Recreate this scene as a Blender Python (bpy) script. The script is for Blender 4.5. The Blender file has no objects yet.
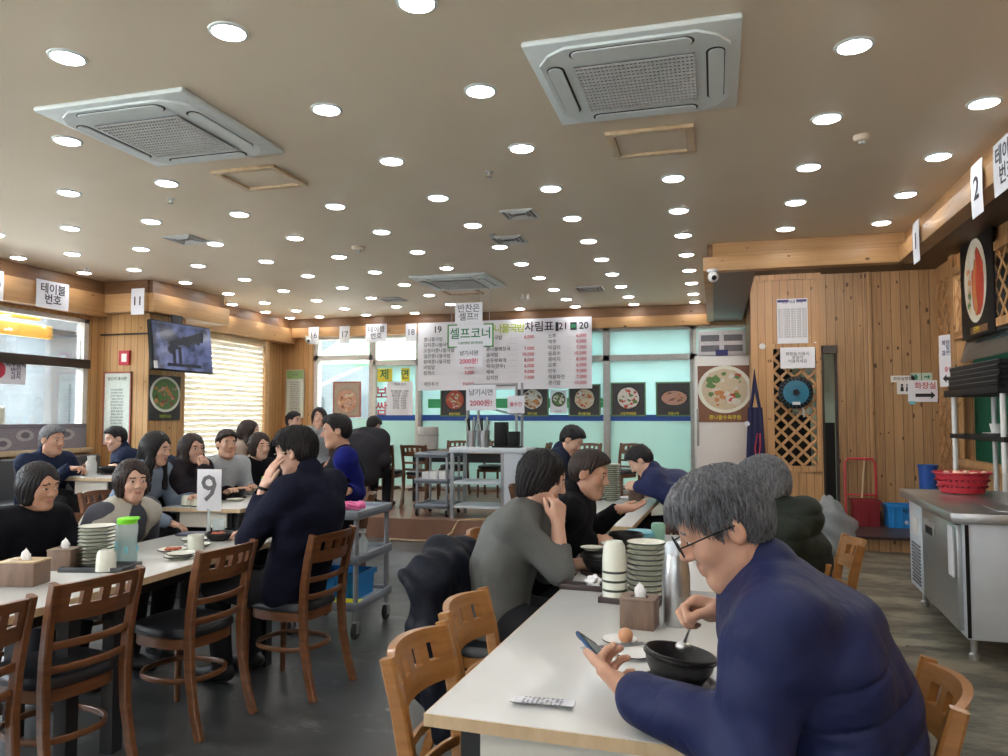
import bpy, bmesh, math, random
import numpy as np
from mathutils import Vector, Matrix
C = bpy.context.scene.collection
SC = bpy.context.scene
random.seed(7)
RNG = np.random.default_rng(7)
D2R = math.pi / 180

# ------------------------------------------------------------------ camera
YAW, PITCH = 0.27149, 0.05147
cam_d = bpy.data.cameras.new('camera'); cam_d.sensor_width = 36; cam_d.lens = 27.036
cam_d.clip_start = 0.05; cam_d.clip_end = 100
cam = bpy.data.objects.new('camera', cam_d); C.objects.link(cam)
cam.location = (0, 0, 1.42)
cam.rotation_euler = (math.pi / 2 + PITCH, 0, YAW)
SC.camera = cam

# ------------------------------------------------------------------ world, exposure, window portals
W = bpy.data.worlds.new('overcast_sky'); SC.world = W; W.use_nodes = True
bg = W.node_tree.nodes['Background']
bg.inputs[0].default_value = (0.84, 0.93, 1.0, 1); bg.inputs[1].default_value = 13.0
SC.view_settings.view_transform = 'Standard'; SC.view_settings.look = 'None'
SC.view_settings.gamma = 1; SC.view_settings.use_curve_mapping = False
SC.view_settings.exposure = 1.5
SC.cycles.use_denoising = True
SC.cycles.max_bounces = 8; SC.cycles.diffuse_bounces = 5; SC.cycles.transparent_max_bounces = 12
SC.cycles.sample_clamp_indirect = 6
LAMP_EMIT = 15.0

def portal(name, loc, rot, sx, sy):
    l = bpy.data.lights.new(name, 'AREA'); l.shape = 'RECTANGLE'; l.size = sx; l.size_y = sy
    l.cycles.is_portal = True
    o = bpy.data.objects.new(name, l); C.objects.link(o); o.location = loc; o.rotation_euler = rot
sun_d = bpy.data.lights.new('sun', 'SUN'); sun_d.energy = 9.0; sun_d.angle = 0.02; sun_d.color = (1.0, 0.96, 0.88)
sun = bpy.data.objects.new('sun', sun_d); C.objects.link(sun); sun.location = (10, 4, 20)
sun.rotation_euler = (0, math.radians(30), 0)      # high over the kitchen side: lights the yard and shopfronts outside, not the room
portal('portal_left', (-7.62, 3.3, 2.0), (0, -math.pi / 2, 0), 1.5, 8.6)
portal('portal_rear', (-2.75, -3.3, 1.55), (math.pi / 2, 0, 0), 7.6, 2.1)
portal('portal_blind', (-7.5, 9.7, 1.6), (0, -math.pi / 2, 0), 2.4, 2.2)
portal('portal_back', (-3.1, 11.85, 1.5), (-math.pi / 2, 0, 0), 7.0, 2.6)

# ------------------------------------------------------------------ materials
def new_mat(name):
    m = bpy.data.materials.new(name); m.use_nodes = True
    nt = m.node_tree; b = nt.nodes['Principled BSDF']
    return m, nt, b
def nd(nt, t, **k):
    n = nt.nodes.new(t)
    for a, v in k.items():
        setattr(n, a, v)
    return n
def mth(nt, op, a, b=None, c=None):
    n = nt.nodes.new('ShaderNodeMath'); n.operation = op
    for i, v in enumerate((a, b, c)):
        if v is None: continue
        if isinstance(v, (int, float)): n.inputs[i].default_value = v
        else: nt.links.new(v, n.inputs[i])
    return n.outputs[0]
def ramp(nt, fac, stops):
    n = nt.nodes.new('ShaderNodeValToRGB'); el = n.color_ramp.elements
    while len(el) < len(stops): el.new(0.5)
    for e, (p, c) in zip(el, stops):
        e.position = p; e.color = (*c, 1)
    nt.links.new(fac, n.inputs[0]); return n.outputs[0]
def mixc(nt, fac, a, b):
    n = nt.nodes.new('ShaderNodeMix'); n.data_type = 'RGBA'
    for s, v in ((0, fac), (6, a), (7, b)):
        if isinstance(v, (int, float)): n.inputs[s].default_value = v
        elif isinstance(v, tuple): n.inputs[s].default_value = (*v, 1)
        else: nt.links.new(v, n.inputs[s])
    return n.outputs[2]
def coords(nt, kind='Object'):
    return nd(nt, 'ShaderNodeTexCoord').outputs[kind]
def combine(nt, x, y, z):
    n = nd(nt, 'ShaderNodeCombineXYZ')
    for i, v in enumerate((x, y, z)):
        if isinstance(v, (int, float)): n.inputs[i].default_value = v
        else: nt.links.new(v, n.inputs[i])
    return n.outputs[0]
def noise(nt, vec, scale, detail=3, rough=0.5, out=0):
    n = nd(nt, 'ShaderNodeTexNoise'); n.inputs['Scale'].default_value = scale
    n.inputs['Detail'].default_value = detail; n.inputs['Roughness'].default_value = rough
    if vec is not None: nt.links.new(vec, n.inputs['Vector'])
    return n.outputs[out]
def bump(nt, b, h, s=0.2, d=0.01):
    n = nd(nt, 'ShaderNodeBump'); n.inputs['Strength'].default_value = s; n.inputs['Distance'].default_value = d
    nt.links.new(h, n.inputs['Height']); nt.links.new(n.outputs[0], b.inputs['Normal'])

def plain(name, col, rough=0.5, metal=0.0, var=0.08, scale=30, bmp=0.0, spec=0.5, coat=0.0):
    """a plain colour with a little procedural variation"""
    m, nt, b = new_mat(name)
    f = noise(nt, coords(nt), scale, 3)
    dk = tuple(c * (1 - var) for c in col); lt = tuple(min(1, c * (1 + var)) for c in col)
    nt.links.new(ramp(nt, f, [(0.3, dk), (0.7, lt)]), b.inputs['Base Color'])
    b.inputs['Roughness'].default_value = rough; b.inputs['Metallic'].default_value = metal
    b.inputs['Specular IOR Level'].default_value = spec; b.inputs['Coat Weight'].default_value = coat
    if bmp: bump(nt, b, f, bmp, 0.004)
    return m
def glow(name, col, e):
    m, nt, b = new_mat(name)
    b.inputs['Base Color'].default_value = (*col, 1)
    b.inputs['Emission Color'].default_value = (*col, 1); b.inputs['Emission Strength'].default_value = e
    return m

def pine(name, c_dark, c_mid, c_light, plank=0.095, vertical=True, knots=1.0, rough=0.45, groove=0.75):
    """tongue-and-groove pine boards with knots; boards run up (vertical) or along the wall"""
    m, nt, b = new_mat(name)
    sp = nd(nt, 'ShaderNodeSeparateXYZ'); nt.links.new(coords(nt), sp.inputs[0])
    along = mth(nt, 'ADD', sp.outputs[0], sp.outputs[1]); z = sp.outputs[2]
    u, v = (along, z) if vertical else (z, along)
    q = mth(nt, 'DIVIDE', u, plank); pid = mth(nt, 'FLOOR', q); fr = mth(nt, 'FRACT', q)
    wn = nd(nt, 'ShaderNodeTexWhiteNoise', noise_dimensions='1D'); nt.links.new(pid, wn.inputs['W'])
    tone = wn.outputs['Value']
    v2 = mth(nt, 'ADD', v, mth(nt, 'MULTIPLY', tone, 17.0))
    vec = combine(nt, mth(nt, 'MULTIPLY', u, 26.0), mth(nt, 'MULTIPLY', v2, 1.3), 0.0)
    g = noise(nt, vec, 1.6, 5, 0.6)
    vk = combine(nt, mth(nt, 'MULTIPLY', u, 10.0), mth(nt, 'MULTIPLY', v2, 5.5), 0.0)
    vo = nd(nt, 'ShaderNodeTexVoronoi'); vo.inputs['Scale'].default_value = 1.0; nt.links.new(vk, vo.inputs['Vector'])
    sc = nd(nt, 'ShaderNodeSeparateColor'); nt.links.new(vo.outputs['Color'], sc.inputs[0])
    size = mth(nt, 'MULTIPLY_ADD', sc.outputs[0], 0.15 * knots, 0.05)
    k = mth(nt, 'LESS_THAN', vo.outputs['Distance'], size)
    k = mth(nt, 'MULTIPLY', k, mth(nt, 'GREATER_THAN', sc.outputs[1], 1.0 - 0.85 * min(1, knots)))
    ft = mth(nt, 'ADD', mth(nt, 'MULTIPLY', g, 0.75), mth(nt, 'MULTIPLY', tone, 0.3))
    col = ramp(nt, ft, [(0.25, c_dark), (0.5, c_mid), (0.8, c_light)])
    col = mixc(nt, mth(nt, 'MULTIPLY', k, 0.85), col, tuple(c * k for c, k in zip(c_dark, (0.20, 0.14, 0.10))))
    gr = mth(nt, 'LESS_THAN', fr, 0.075 if vertical else 0.02)
    col = mixc(nt, mth(nt, 'MULTIPLY', gr, groove), col, tuple(c * 0.3 for c in c_dark))
    nt.links.new(col, b.inputs['Base Color']); b.inputs['Roughness'].default_value = rough
    bump(nt, b, mth(nt, 'SUBTRACT', 1.0, gr), 0.4, 0.004)
    return m
def wood(name, c1, c2, rough=0.35, stretch=(2, 2, 14), scale=3.0, coat=0.15):
    m, nt, b = new_mat(name)
    mp = nd(nt, 'ShaderNodeMapping'); mp.inputs['Scale'].default_value = stretch
    nt.links.new(coords(nt), mp.inputs[0])
    g = noise(nt, mp.outputs[0], scale, 5, 0.6)
    nt.links.new(ramp(nt, g, [(0.3, c1), (0.7, c2)]), b.inputs['Base Color'])
    b.inputs['Roughness'].default_value = rough; b.inputs['Coat Weight'].default_value = coat
    return m

M = {}
M['pine_left'] = pine('honey_pine_boards', (0.36, 0.19, 0.072), (0.50, 0.28, 0.105), (0.60, 0.36, 0.155), 0.10, True, 0.5)
M['pine_wall'] = pine('knotty_pine_boards', (0.24, 0.135, 0.06), (0.37, 0.22, 0.105), (0.46, 0.29, 0.145), 0.105, True, 1.0)
M['pine_pillar'] = pine('orange_pine_boards', (0.37, 0.20, 0.085), (0.50, 0.285, 0.125), (0.58, 0.35, 0.165), 0.09, True, 0.8)
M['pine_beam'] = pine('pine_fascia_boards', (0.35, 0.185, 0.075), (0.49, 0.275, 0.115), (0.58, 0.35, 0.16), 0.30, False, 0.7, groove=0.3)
M['pine_upper'] = pine('stained_shaded_upper_fascia', (0.15, 0.072, 0.032), (0.215, 0.108, 0.047), (0.27, 0.145, 0.066), 0.30, False, 0.6, groove=0.3)  # darker wood, partly shade on the set-back board put into the colour
M['pine_dark'] = pine('dark_soffit_boards', (0.10, 0.05, 0.032), (0.14, 0.072, 0.045), (0.18, 0.095, 0.058), 0.16, False, 0.3)
M['chair_brown'] = wood('walnut_chair_wood', (0.115, 0.041, 0.015), (0.195, 0.075, 0.026), 0.36)
M['chair_honey_lit'] = wood('honey_lit_chair_wood', (0.27, 0.115, 0.030), (0.40, 0.18, 0.05), 0.32)  # same chairs as the brown ones, their brighter light put into the tone
M['chair_far'] = wood('dark_chair_wood', (0.10, 0.045, 0.022), (0.17, 0.075, 0.035), 0.4)
M['box_wood'] = wood('grey_brown_box_wood', (0.15, 0.095, 0.068), (0.24, 0.155, 0.11), 0.6, (12, 2, 2), 4)
M['edge_wood'] = wood('pale_edge_band', (0.50, 0.36, 0.21), (0.62, 0.47, 0.29), 0.45, (10, 10, 2), 3)
M['laminate'] = plain('white_laminate', (0.62, 0.63, 0.61), 0.22, 0, 0.03, 4, 0, 0.5)
M['panel_white'] = plain('cream_panel', (0.66, 0.64, 0.57), 0.4, 0, 0.03)
M['black_metal'] = plain('black_painted_metal', (0.018, 0.018, 0.02), 0.45)
M['black_vinyl'] = plain('black_vinyl', (0.012, 0.014, 0.018), 0.35, 0, 0.2, 60, 0.1)
M['ceiling'] = plain('beige_ceiling_paint', (0.70, 0.60, 0.46), 0.55, 0, 0.015, 2)
M['white'] = plain('white_paint', (0.75, 0.75, 0.73), 0.4, 0, 0.02)
M['paper'] = plain('white_paper', (0.80, 0.81, 0.86), 0.7, 0, 0.02)
M['acwhite'] = plain('ac_plastic', (0.66, 0.72, 0.72), 0.45, 0, 0.02)
M['acgrille'] = plain('ac_grille_grey', (0.55, 0.56, 0.55), 0.5)
M['dark'] = plain('near_black', (0.010, 0.010, 0.011), 0.5, 0, .08, 30, 0, .25)
M['ink'] = plain('black_ink', (0.02, 0.02, 0.03), 0.6)
M['inkgrey'] = plain('grey_ink', (0.16, 0.16, 0.18), 0.6)
M['inkred'] = plain('red_ink', (0.55, 0.04, 0.08), 0.6)
M['inkgreen'] = plain('green_ink', (0.02, 0.20, 0.09), 0.6)
M['inklime'] = plain('lime_ink', (0.42, 0.52, 0.03), 0.6)
M['inkyellow'] = plain('yellow_ink', (0.75, 0.62, 0.05), 0.6)
M['inknavy'] = plain('navy_ink', (0.03, 0.03, 0.16), 0.6)
M['inkpink'] = plain('pink_ink', (0.75, 0.08, 0.2), 0.6)
M['steel'] = plain('brushed_steel', (0.55, 0.56, 0.57), 0.28, 0.9, 0.06, 40)
M['steel_grey'] = plain('grey_steel_sheet', (0.60, 0.65, 0.70), 0.33, 0.08, 0.04, 8)
M['grey_plastic'] = plain('grey_cart_plastic', (0.24, 0.27, 0.31), 0.4)
M['cart_metal'] = plain('cart_post_metal', (0.36, 0.37, 0.39), 0.4, 0.6)
M['ceramic'] = plain('cream_ceramic', (0.74, 0.75, 0.65), 0.2, 0, 0.02)
M['rim_green'] = plain('dark_green_glaze', (0.035, 0.05, 0.03), 0.3)
M['stone'] = plain('black_earthenware', (0.016, 0.015, 0.016), 0.32, 0, 0.3, 60, 0.15)
M['egg'] = plain('brown_eggshell', (0.62, 0.31, 0.16), 0.5, 0, 0.06)
M['egg_pale'] = plain('pale_eggshell', (0.72, 0.48, 0.34), 0.5, 0, 0.06)
M['red_plastic'] = plain('red_plastic', (0.55, 0.03, 0.05), 0.4)
M['blue_plastic'] = plain('blue_plastic', (0.02, 0.10, 0.42), 0.4)
M['cyan_plastic'] = plain('bright_blue_plastic', (0.02, 0.24, 0.62), 0.4)
M['yellow_plastic'] = plain('yellow_plastic', (0.75, 0.72, 0.02), 0.5)
M['lime_plastic'] = plain('lime_lid_plastic', (0.22, 0.78, 0.03), 0.4)
M['pink_cloth'] = plain('pink_net', (0.80, 0.16, 0.38), 0.6)
M['mint_plastic'] = plain('mint_plastic', (0.30, 0.55, 0.42), 0.4)
M['aqua_plastic'] = plain('aqua_lid_plastic', (0.18, 0.52, 0.62), 0.4)
M['teal_fan'] = plain('teal_fan_plastic', (0.03, 0.19, 0.30), 0.35)
M['navy_cloth'] = plain('navy_apron_cloth', (0.012, 0.014, 0.06), 0.8)
M['tissue'] = plain('tissue_paper', (0.86, 0.86, 0.86), 0.8)
M['tray_brown'] = plain('dark_brown_tray', (0.05, 0.032, 0.03), 0.4)
M['food'] = plain('red_kimchi', (0.42, 0.09, 0.035), 0.5, 0, 0.4, 120, 0.4)
M['phone_blue'] = plain('blue_phone_metal', (0.03, 0.09, 0.22), 0.3, 0.4)
M['screen'] = plain('dark_glass_screen', (0.02, 0.02, 0.025), 0.08)
M['rubber'] = plain('black_rubber', (0.015, 0.015, 0.015), 0.6)
M['bench'] = plain('grey_bench_vinyl', (0.065, 0.07, 0.078), 0.5)
M['alu'] = plain('window_frame_aluminium', (0.36, 0.35, 0.33), 0.4, 0.4)
M['dark_frame'] = plain('dark_brown_window_frame', (0.035, 0.026, 0.022), 0.5)
M['white_frame'] = plain('white_window_frame', (0.62, 0.59, 0.55), 0.4)
M['bluestripe'] = plain('blue_film_stripe', (0.012, 0.075, 0.36), 0.4)
M['frame_green'] = plain('green_picture_frame', (0.10, 0.20, 0.10), 0.5)
M['red_frame'] = plain('red_brown_frame', (0.35, 0.10, 0.07), 0.5)
M['poster_dark'] = plain('charcoal_poster', (0.035, 0.03, 0.032), 0.4)
M['gap'] = plain('shadow_gap_black', (0.01, 0.01, 0.01), 0.6)
M['lamp'] = glow('downlight_diffuser', (0.98, 0.985, 1.0), LAMP_EMIT)

def m_floor():
    m, nt, b = new_mat('dark_polished_concrete')
    co = coords(nt)
    n1 = noise(nt, co, 0.9, 6, 0.65); n2 = noise(nt, co, 5, 6, 0.7)
    mp = nd(nt, 'ShaderNodeMapping'); mp.inputs['Scale'].default_value = (1.1, 2.2, 1); mp.inputs['Rotation'].default_value = (0, 0, 0.5)
    nt.links.new(co, mp.inputs[0])
    sw = noise(nt, mp.outputs[0], 1.7, 8, 0.75)
    base = ramp(nt, mth(nt, 'ADD', mth(nt, 'MULTIPLY', n1, 0.6), mth(nt, 'MULTIPLY', n2, 0.4)),
                [(0.35, (0.028, 0.030, 0.031)), (0.55, (0.055, 0.058, 0.058)), (0.75, (0.10, 0.10, 0.095))])
    sp = nd(nt, 'ShaderNodeSeparateXYZ'); nt.links.new(co, sp.inputs[0])
    # worn, greenish-brown area on the kitchen side
    wear = mth(nt, 'SMOOTH_MIN', 1.0, mth(nt, 'MAXIMUM', 0.0, mth(nt, 'MULTIPLY', mth(nt, 'ADD', sp.outputs[0], -0.3), 1.2)), 0.2)
    worn = ramp(nt, sw, [(0.34, (0.030, 0.029, 0.024)), (0.46, (0.11, 0.105, 0.08)), (0.58, (0.26, 0.24, 0.175))])
    col = mixc(nt, wear, base, worn)
    sc = mth(nt, 'MULTIPLY', mth(nt, 'MAXIMUM', mth(nt, 'SUBTRACT', noise(nt, mp.outputs[0], 2.6, 9, 0.75), 0.56), 0.0), 4.0)
    col = mixc(nt, mth(nt, 'MINIMUM', sc, 0.4), col, (0.27, 0.27, 0.255))
    nt.links.new(col, b.inputs['Base Color'])
    nt.links.new(mth(nt, 'ADD', mth(nt, 'MULTIPLY', n2, 0.35), 0.16), b.inputs['Roughness'])
    bump(nt, b, n2, 0.05, 0.01)
    return m
M['floor'] = m_floor()
def m_planks():
    m, nt, b = new_mat('reddish_laminate_boards')
    sp = nd(nt, 'ShaderNodeSeparateXYZ'); nt.links.new(coords(nt), sp.inputs[0])
    q = mth(nt, 'DIVIDE', sp.outputs[1], 0.12); pid = mth(nt, 'FLOOR', q)
    wn = nd(nt, 'ShaderNodeTexWhiteNoise', noise_dimensions='1D'); nt.links.new(pid, wn.inputs['W'])
    g = noise(nt, combine(nt, mth(nt, 'MULTIPLY', sp.outputs[0], 2.0), mth(nt, 'MULTIPLY', sp.outputs[1], 25.0), sp.outputs[2]), 2, 4)
    col = ramp(nt, mth(nt, 'ADD', mth(nt, 'MULTIPLY', g, 0.6), mth(nt, 'MULTIPLY', wn.outputs['Value'], 0.4)),
               [(0.2, (0.20, 0.105, 0.07)), (0.8, (0.36, 0.20, 0.14))])
    nt.links.new(col, b.inputs['Base Color']); b.inputs['Roughness'].default_value = 0.3
    return m
M['platform'] = m_planks()
def m_glass(name, tint=(1, 1, 1), gloss=0.07, clear=0.93):
    m, nt, b = new_mat(name); nt.nodes.remove(b); out = nt.nodes['Material Output']
    t = nd(nt, 'ShaderNodeBsdfTransparent'); t.inputs[0].default_value = (*[c * clear for c in tint], 1)
    g = nd(nt, 'ShaderNodeBsdfGlossy'); g.inputs['Roughness'].default_value = 0.03
    fr = nd(nt, 'ShaderNodeFresnel'); fr.inputs[0].default_value = 1.45
    mx = nd(nt, 'ShaderNodeMixShader'); nt.links.new(mth(nt, 'MULTIPLY', fr.outputs[0], gloss * 10), mx.inputs[0])
    nt.links.new(t.outputs[0], mx.inputs[1]); nt.links.new(g.outputs[0], mx.inputs[2]); nt.links.new(mx.outputs[0], out.inputs[0])
    return m
M['glass'] = m_glass('window_glass')

def m_film(name, col, trans=0.55, clear=0.0):
    """translucent sheet lit through from outside"""
    m, nt, b = new_mat(name); out = nt.nodes['Material Output']
    b.inputs['Roughness'].default_value = 0.25
    f = noise(nt, coords(nt), 1.5, 3)
    c = ramp(nt, f, [(0.3, tuple(x * 0.93 for x in col)), (0.7, col)])
    nt.links.new(c, b.inputs['Base Color'])
    t = nd(nt, 'ShaderNodeBsdfTranslucent'); nt.links.new(c, t.inputs[0])
    mx = nd(nt, 'ShaderNodeMixShader'); mx.inputs[0].default_value = trans
    nt.links.new(b.outputs[0], mx.inputs[1]); nt.links.new(t.outputs[0], mx.inputs[2])
    last = mx
    if clear:
        tr = nd(nt, 'ShaderNodeBsdfTransparent'); m2 = nd(nt, 'ShaderNodeMixShader'); m2.inputs[0].default_value = clear
        nt.links.new(mx.outputs[0], m2.inputs[1]); nt.links.new(tr.outputs[0], m2.inputs[2]); last = m2
    nt.links.new(last.outputs[0], out.inputs[0])
    return m
M['clear_plastic'] = m_film('clear_plastic', (0.78, 0.86, 0.85), 0.45, 0.55)
M['mint'] = m_film('mint_window_film', (0.56, 0.76, 0.71), 0.16)
M['mint_up'] = m_film('mint_tinted_pane', (0.52, 0.74, 0.71), 0.14, 0.12)
M['blind'] = m_film('cream_blind_fabric', (0.88, 0.84, 0.74), 0.40)
M['poly'] = m_film('translucent_plastic_bag', (0.50, 0.55, 0.58), 0.3, 0.45)
def m_fabric(name, col, rough=0.85, scale=90, var=0.12, bmp=0.15, crease=0.0):
    m, nt, b = new_mat(name)
    co = coords(nt); f = noise(nt, co, scale, 3, 0.6); g = noise(nt, co, 6, 3)
    a = mth(nt, 'ADD', mth(nt, 'MULTIPLY', f, 0.5), mth(nt, 'MULTIPLY', g, 0.5))
    nt.links.new(ramp(nt, a, [(0.3, tuple(c * (1 - var) for c in col)), (0.7, tuple(c * (1 + var) for c in col))]), b.inputs['Base Color'])
    b.inputs['Roughness'].default_value = rough; b.inputs['Specular IOR Level'].default_value = 0.15
    if crease:
        w = noise(nt, co, 5.0, 2, 0.5, 1); mx = nd(nt, 'ShaderNodeMix'); mx.data_type = 'VECTOR'; mx.inputs[0].default_value = 0.12
        nt.links.new(co, mx.inputs[4]); nt.links.new(w, mx.inputs[5])
        rg = mth(nt, 'ABSOLUTE', mth(nt, 'SUBTRACT', noise(nt, mx.outputs[1], 5.0, 3, 0.5), 0.5))
        bump(nt, b, mth(nt, 'ADD', mth(nt, 'MULTIPLY', rg, 3.0), mth(nt, 'MULTIPLY', f, 0.04)), 0.45, crease)
    else: bump(nt, b, f, bmp, 0.003)
    return m
def m_skin(name, col):
    m, nt, b = new_mat(name)
    f = noise(nt, coords(nt), 22, 4, 0.6)
    nt.links.new(ramp(nt, f, [(0.3, tuple(c * k for c, k in zip(col, (0.9, 0.84, 0.82)))), (0.7, col)]), b.inputs['Base Color'])
    b.inputs['Roughness'].default_value = 0.5; b.inputs['Subsurface Weight'].default_value = 0.08
    b.inputs['Subsurface Radius'].default_value = (0.01, 0.004, 0.002)
    bump(nt, b, noise(nt, coords(nt), 160, 2), 0.06, 0.002)
    return m
def m_hair(name, c1, c2, rough=0.45):
    m, nt, b = new_mat(name)
    mp = nd(nt, 'ShaderNodeMapping'); mp.inputs['Scale'].default_value = (60, 60, 9); nt.links.new(coords(nt), mp.inputs[0])
    f = noise(nt, mp.outputs[0], 2.2, 4, 0.7)
    nt.links.new(ramp(nt, f, [(0.32, c1), (0.68, c2)]), b.inputs['Base Color'])
    b.inputs['Roughness'].default_value = rough; b.inputs['Specular IOR Level'].default_value = 0.3; bump(nt, b, f, 0.5, 0.004)
    return m
SKIN = m_skin('warm_skin', (0.60, 0.345, 0.235)); SKIN2 = m_skin('fair_skin', (0.66, 0.41, 0.30)); SKIN3 = m_skin('tan_skin', (0.56, 0.31, 0.20))
LIP = plain('lip_colour', (0.50, 0.21, 0.17), 0.4)
EYE = plain('eye_white', (0.7, 0.68, 0.65), 0.15); IRIS = plain('dark_iris', (0.02, 0.012, 0.01), 0.1)
H_BLACK = m_hair('black_hair', (0.006, 0.005, 0.006), (0.022, 0.018, 0.018))
H_BROWN = m_hair('dark_brown_hair', (0.012, 0.007, 0.006), (0.045, 0.026, 0.02))
H_GREY = m_hair('grey_hair', (0.05, 0.052, 0.058), (0.26, 0.27, 0.29), 0.5)
H_SALT = m_hair('salt_and_pepper_hair', (0.045, 0.047, 0.052), (0.25, 0.26, 0.28), 0.55)

# ------------------------------------------------------------------ mesh helpers
def RZ(a): return Matrix.Rotation(a, 4, 'Z')
def RX(a): return Matrix.Rotation(a, 4, 'X')
def RY(a): return Matrix.Rotation(a, 4, 'Y')
def T(x, y, z): return Matrix.Translation((x, y, z))
class MB:
    """collects shapes into ONE mesh object"""
    def __init__(s): s.v = []; s.f = []; s.mi = []
    def add(s, vs, fs, mi=0, X=None):
        o = len(s.v)
        s.v += [tuple(X @ Vector(p)) if X is not None else tuple(p) for p in vs]
        s.f += [tuple(o + i for i in f) for f in fs]; s.mi += [mi] * len(fs); return s
    def box(s, x0, x1, y0, y1, z0, z1, bev=0, mi=0, X=None, seg=2):
        if not bev:
            vs = [(x, y, z) for z in (z0, z1) for y in (y0, y1) for x in (x0, x1)]
            return s.add(vs, [(0, 2, 3, 1), (4, 5, 7, 6), (0, 1, 5, 4), (2, 6, 7, 3), (0, 4, 6, 2), (1, 3, 7, 5)], mi, X)
        bm = bmesh.new(); bmesh.ops.create_cube(bm, size=1)
        for v in bm.verts:
            v.co = ((x0 + x1) / 2 + v.co.x * (x1 - x0), (y0 + y1) / 2 + v.co.y * (y1 - y0), (z0 + z1) / 2 + v.co.z * (z1 - z0))
        bmesh.ops.bevel(bm, geom=bm.edges[:], offset=bev, segments=seg, profile=0.5, affect='EDGES')
        bm.verts.index_update()
        s.add([v.co[:] for v in bm.verts], [[v.index for v in f.verts] for f in bm.faces], mi, X); bm.free(); return s
    def lathe(s, prof, n=24, mi=0, X=None, cap=True):
        vs = []; fs = []
        for r, z in prof:
            vs += [(r * math.cos(2 * math.pi * i / n), r * math.sin(2 * math.pi * i / n), z) for i in range(n)]
        for j in range(len(prof) - 1):
            fs += [(j * n + i, j * n + (i + 1) % n, (j + 1) * n + (i + 1) % n, (j + 1) * n + i) for i in range(n)]
        if cap:
            if prof[0][0] > 1e-5: fs.append(tuple(range(n))[::-1])
            if prof[-1][0] > 1e-5: fs.append(tuple((len(prof) - 1) * n + i for i in range(n)))
        return s.add(vs, fs, mi, X)
    def tube(s, pts, r, n=10, mi=0, closed=False, X=None, sec=None):
        """sweep a round (or sec = (w, d) rectangular) section along pts"""
        P = [Vector(p) for p in pts]; k = len(P); rs = r if isinstance(r, (list, tuple)) else [r] * k
        vs = []; fs = []; up = None
        for i, p in enumerate(P):
            t = ((P[(i + 1) % k] - P[i - 1]) if closed else (P[min(i + 1, k - 1)] - P[max(i - 1, 0)])).normalized()
            if sec is not None:
                a = Vector(sec[2]) if len(sec) > 2 else Vector((1, 0, 0))
                a = (a - t * a.dot(t)).normalized(); b = t.cross(a)
                w, d = sec[0] * rs[i], sec[1] * rs[i]; c = 0.3
                ring = [(w, -d + c * d), (w, d - c * d), (w - c * w, d), (-w + c * w, d), (-w, d - c * d), (-w, -d + c * d), (-w + c * w, -d), (w - c * w, -d)]
                vs += [tuple(p + a * x + b * y) for x, y in ring]; nn = 8
            else:
                if up is None: up = Vector((0, 0, 1)) if abs(t.z) < 0.9 else Vector((1, 0, 0))
                a = (up - t * up.dot(t)).normalized(); up = a; b = t.cross(a); nn = n
                vs += [tuple(p + (a * math.cos(2 * math.pi * q / n) + b * math.sin(2 * math.pi * q / n)) * rs[i]) for q in range(n)]
        for j in range(k if closed else k - 1):
            j2 = (j + 1) % k
            fs += [(j * nn + q, j * nn + (q + 1) % nn, j2 * nn + (q + 1) % nn, j2 * nn + q) for q in range(nn)]
        if not closed:
            fs.append(tuple(range(nn))[::-1]); fs.append(tuple((k - 1) * nn + q for q in range(nn)))
        return s.add(vs, fs, mi, X)
    def prism(s, poly, z0, z1, mi=0, X=None):
        n = len(poly)
        vs = [(x, y, z0) for x, y in poly] + [(x, y, z1) for x, y in poly]
        fs = [tuple(range(n))[::-1], tuple(n + i for i in range(n))] + [(i, (i + 1) % n, n + (i + 1) % n, n + i) for i in range(n)]
        return s.add(vs, fs, mi, X)
    def ball(s, c, r, mi=0, nu=16, nv=10, X=None):
        r = (r, r, r) if isinstance(r, (int, float)) else r
        prof = [(max(math.sin(math.pi * j / nv), 0.0005), -math.cos(math.pi * j / nv)) for j in range(nv + 1)]
        Y = T(*c) @ Matrix.Diagonal((*r, 1))
        return s.lathe(prof, nu, mi, (X @ Y) if X is not None else Y)
    def build(s, name, mats, parent=None, loc=None, rotz=None, angle=38, smooth=True):
        me = bpy.data.meshes.new(name); me.from_pydata(s.v, [], s.f)
        mats = mats if isinstance(mats, (list, tuple)) else [mats]
        for m in mats: me.materials.append(m)
        if len(mats) > 1: me.polygons.foreach_set('material_index', s.mi)
        if smooth:
            me.polygons.foreach_set('use_smooth', [True] * len(me.polygons))
            me.set_sharp_from_angle(angle=math.radians(angle))
        me.update()
        return link(name, me, parent, loc, rotz)
def link(name, me, parent=None, loc=None, rotz=None):
    o = bpy.data.objects.new(name, me); C.objects.link(o)
    if parent is not None: o.parent = parent
    if loc is not None: o.location = loc
    if rotz is not None: o.rotation_euler = (0, 0, rotz)
    return o
def tag(o, label, cat, group=None):
    o['label'] = label; o['category'] = cat
    if group: o['group'] = group
    return o
def thing(name, label, cat, loc=(0, 0, 0), rotz=0.0, group=None):
    o = bpy.data.objects.new(name, None); C.objects.link(o); o.empty_display_size = 0.1
    o.location = loc; o.rotation_euler = (0, 0, rotz)
    return tag(o, label, cat, group)
def struct(name, mb, m, parent=None, **k):
    o = mb.build(name, m, parent, **k)
    if parent is None: o['kind'] = 'structure'
    return o
def copy_tree(o, parent=None):
    c = o.copy(); C.objects.link(c)
    if parent is not None: c.parent = parent
    for ch in list(o.children): copy_tree(ch, c)
    return c
def dup(root, loc, rotz, label, group=None):
    c = copy_tree(root); c.location = loc; c.rotation_euler = (0, 0, rotz); c['label'] = label
    if group: c['group'] = group
    return c
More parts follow.
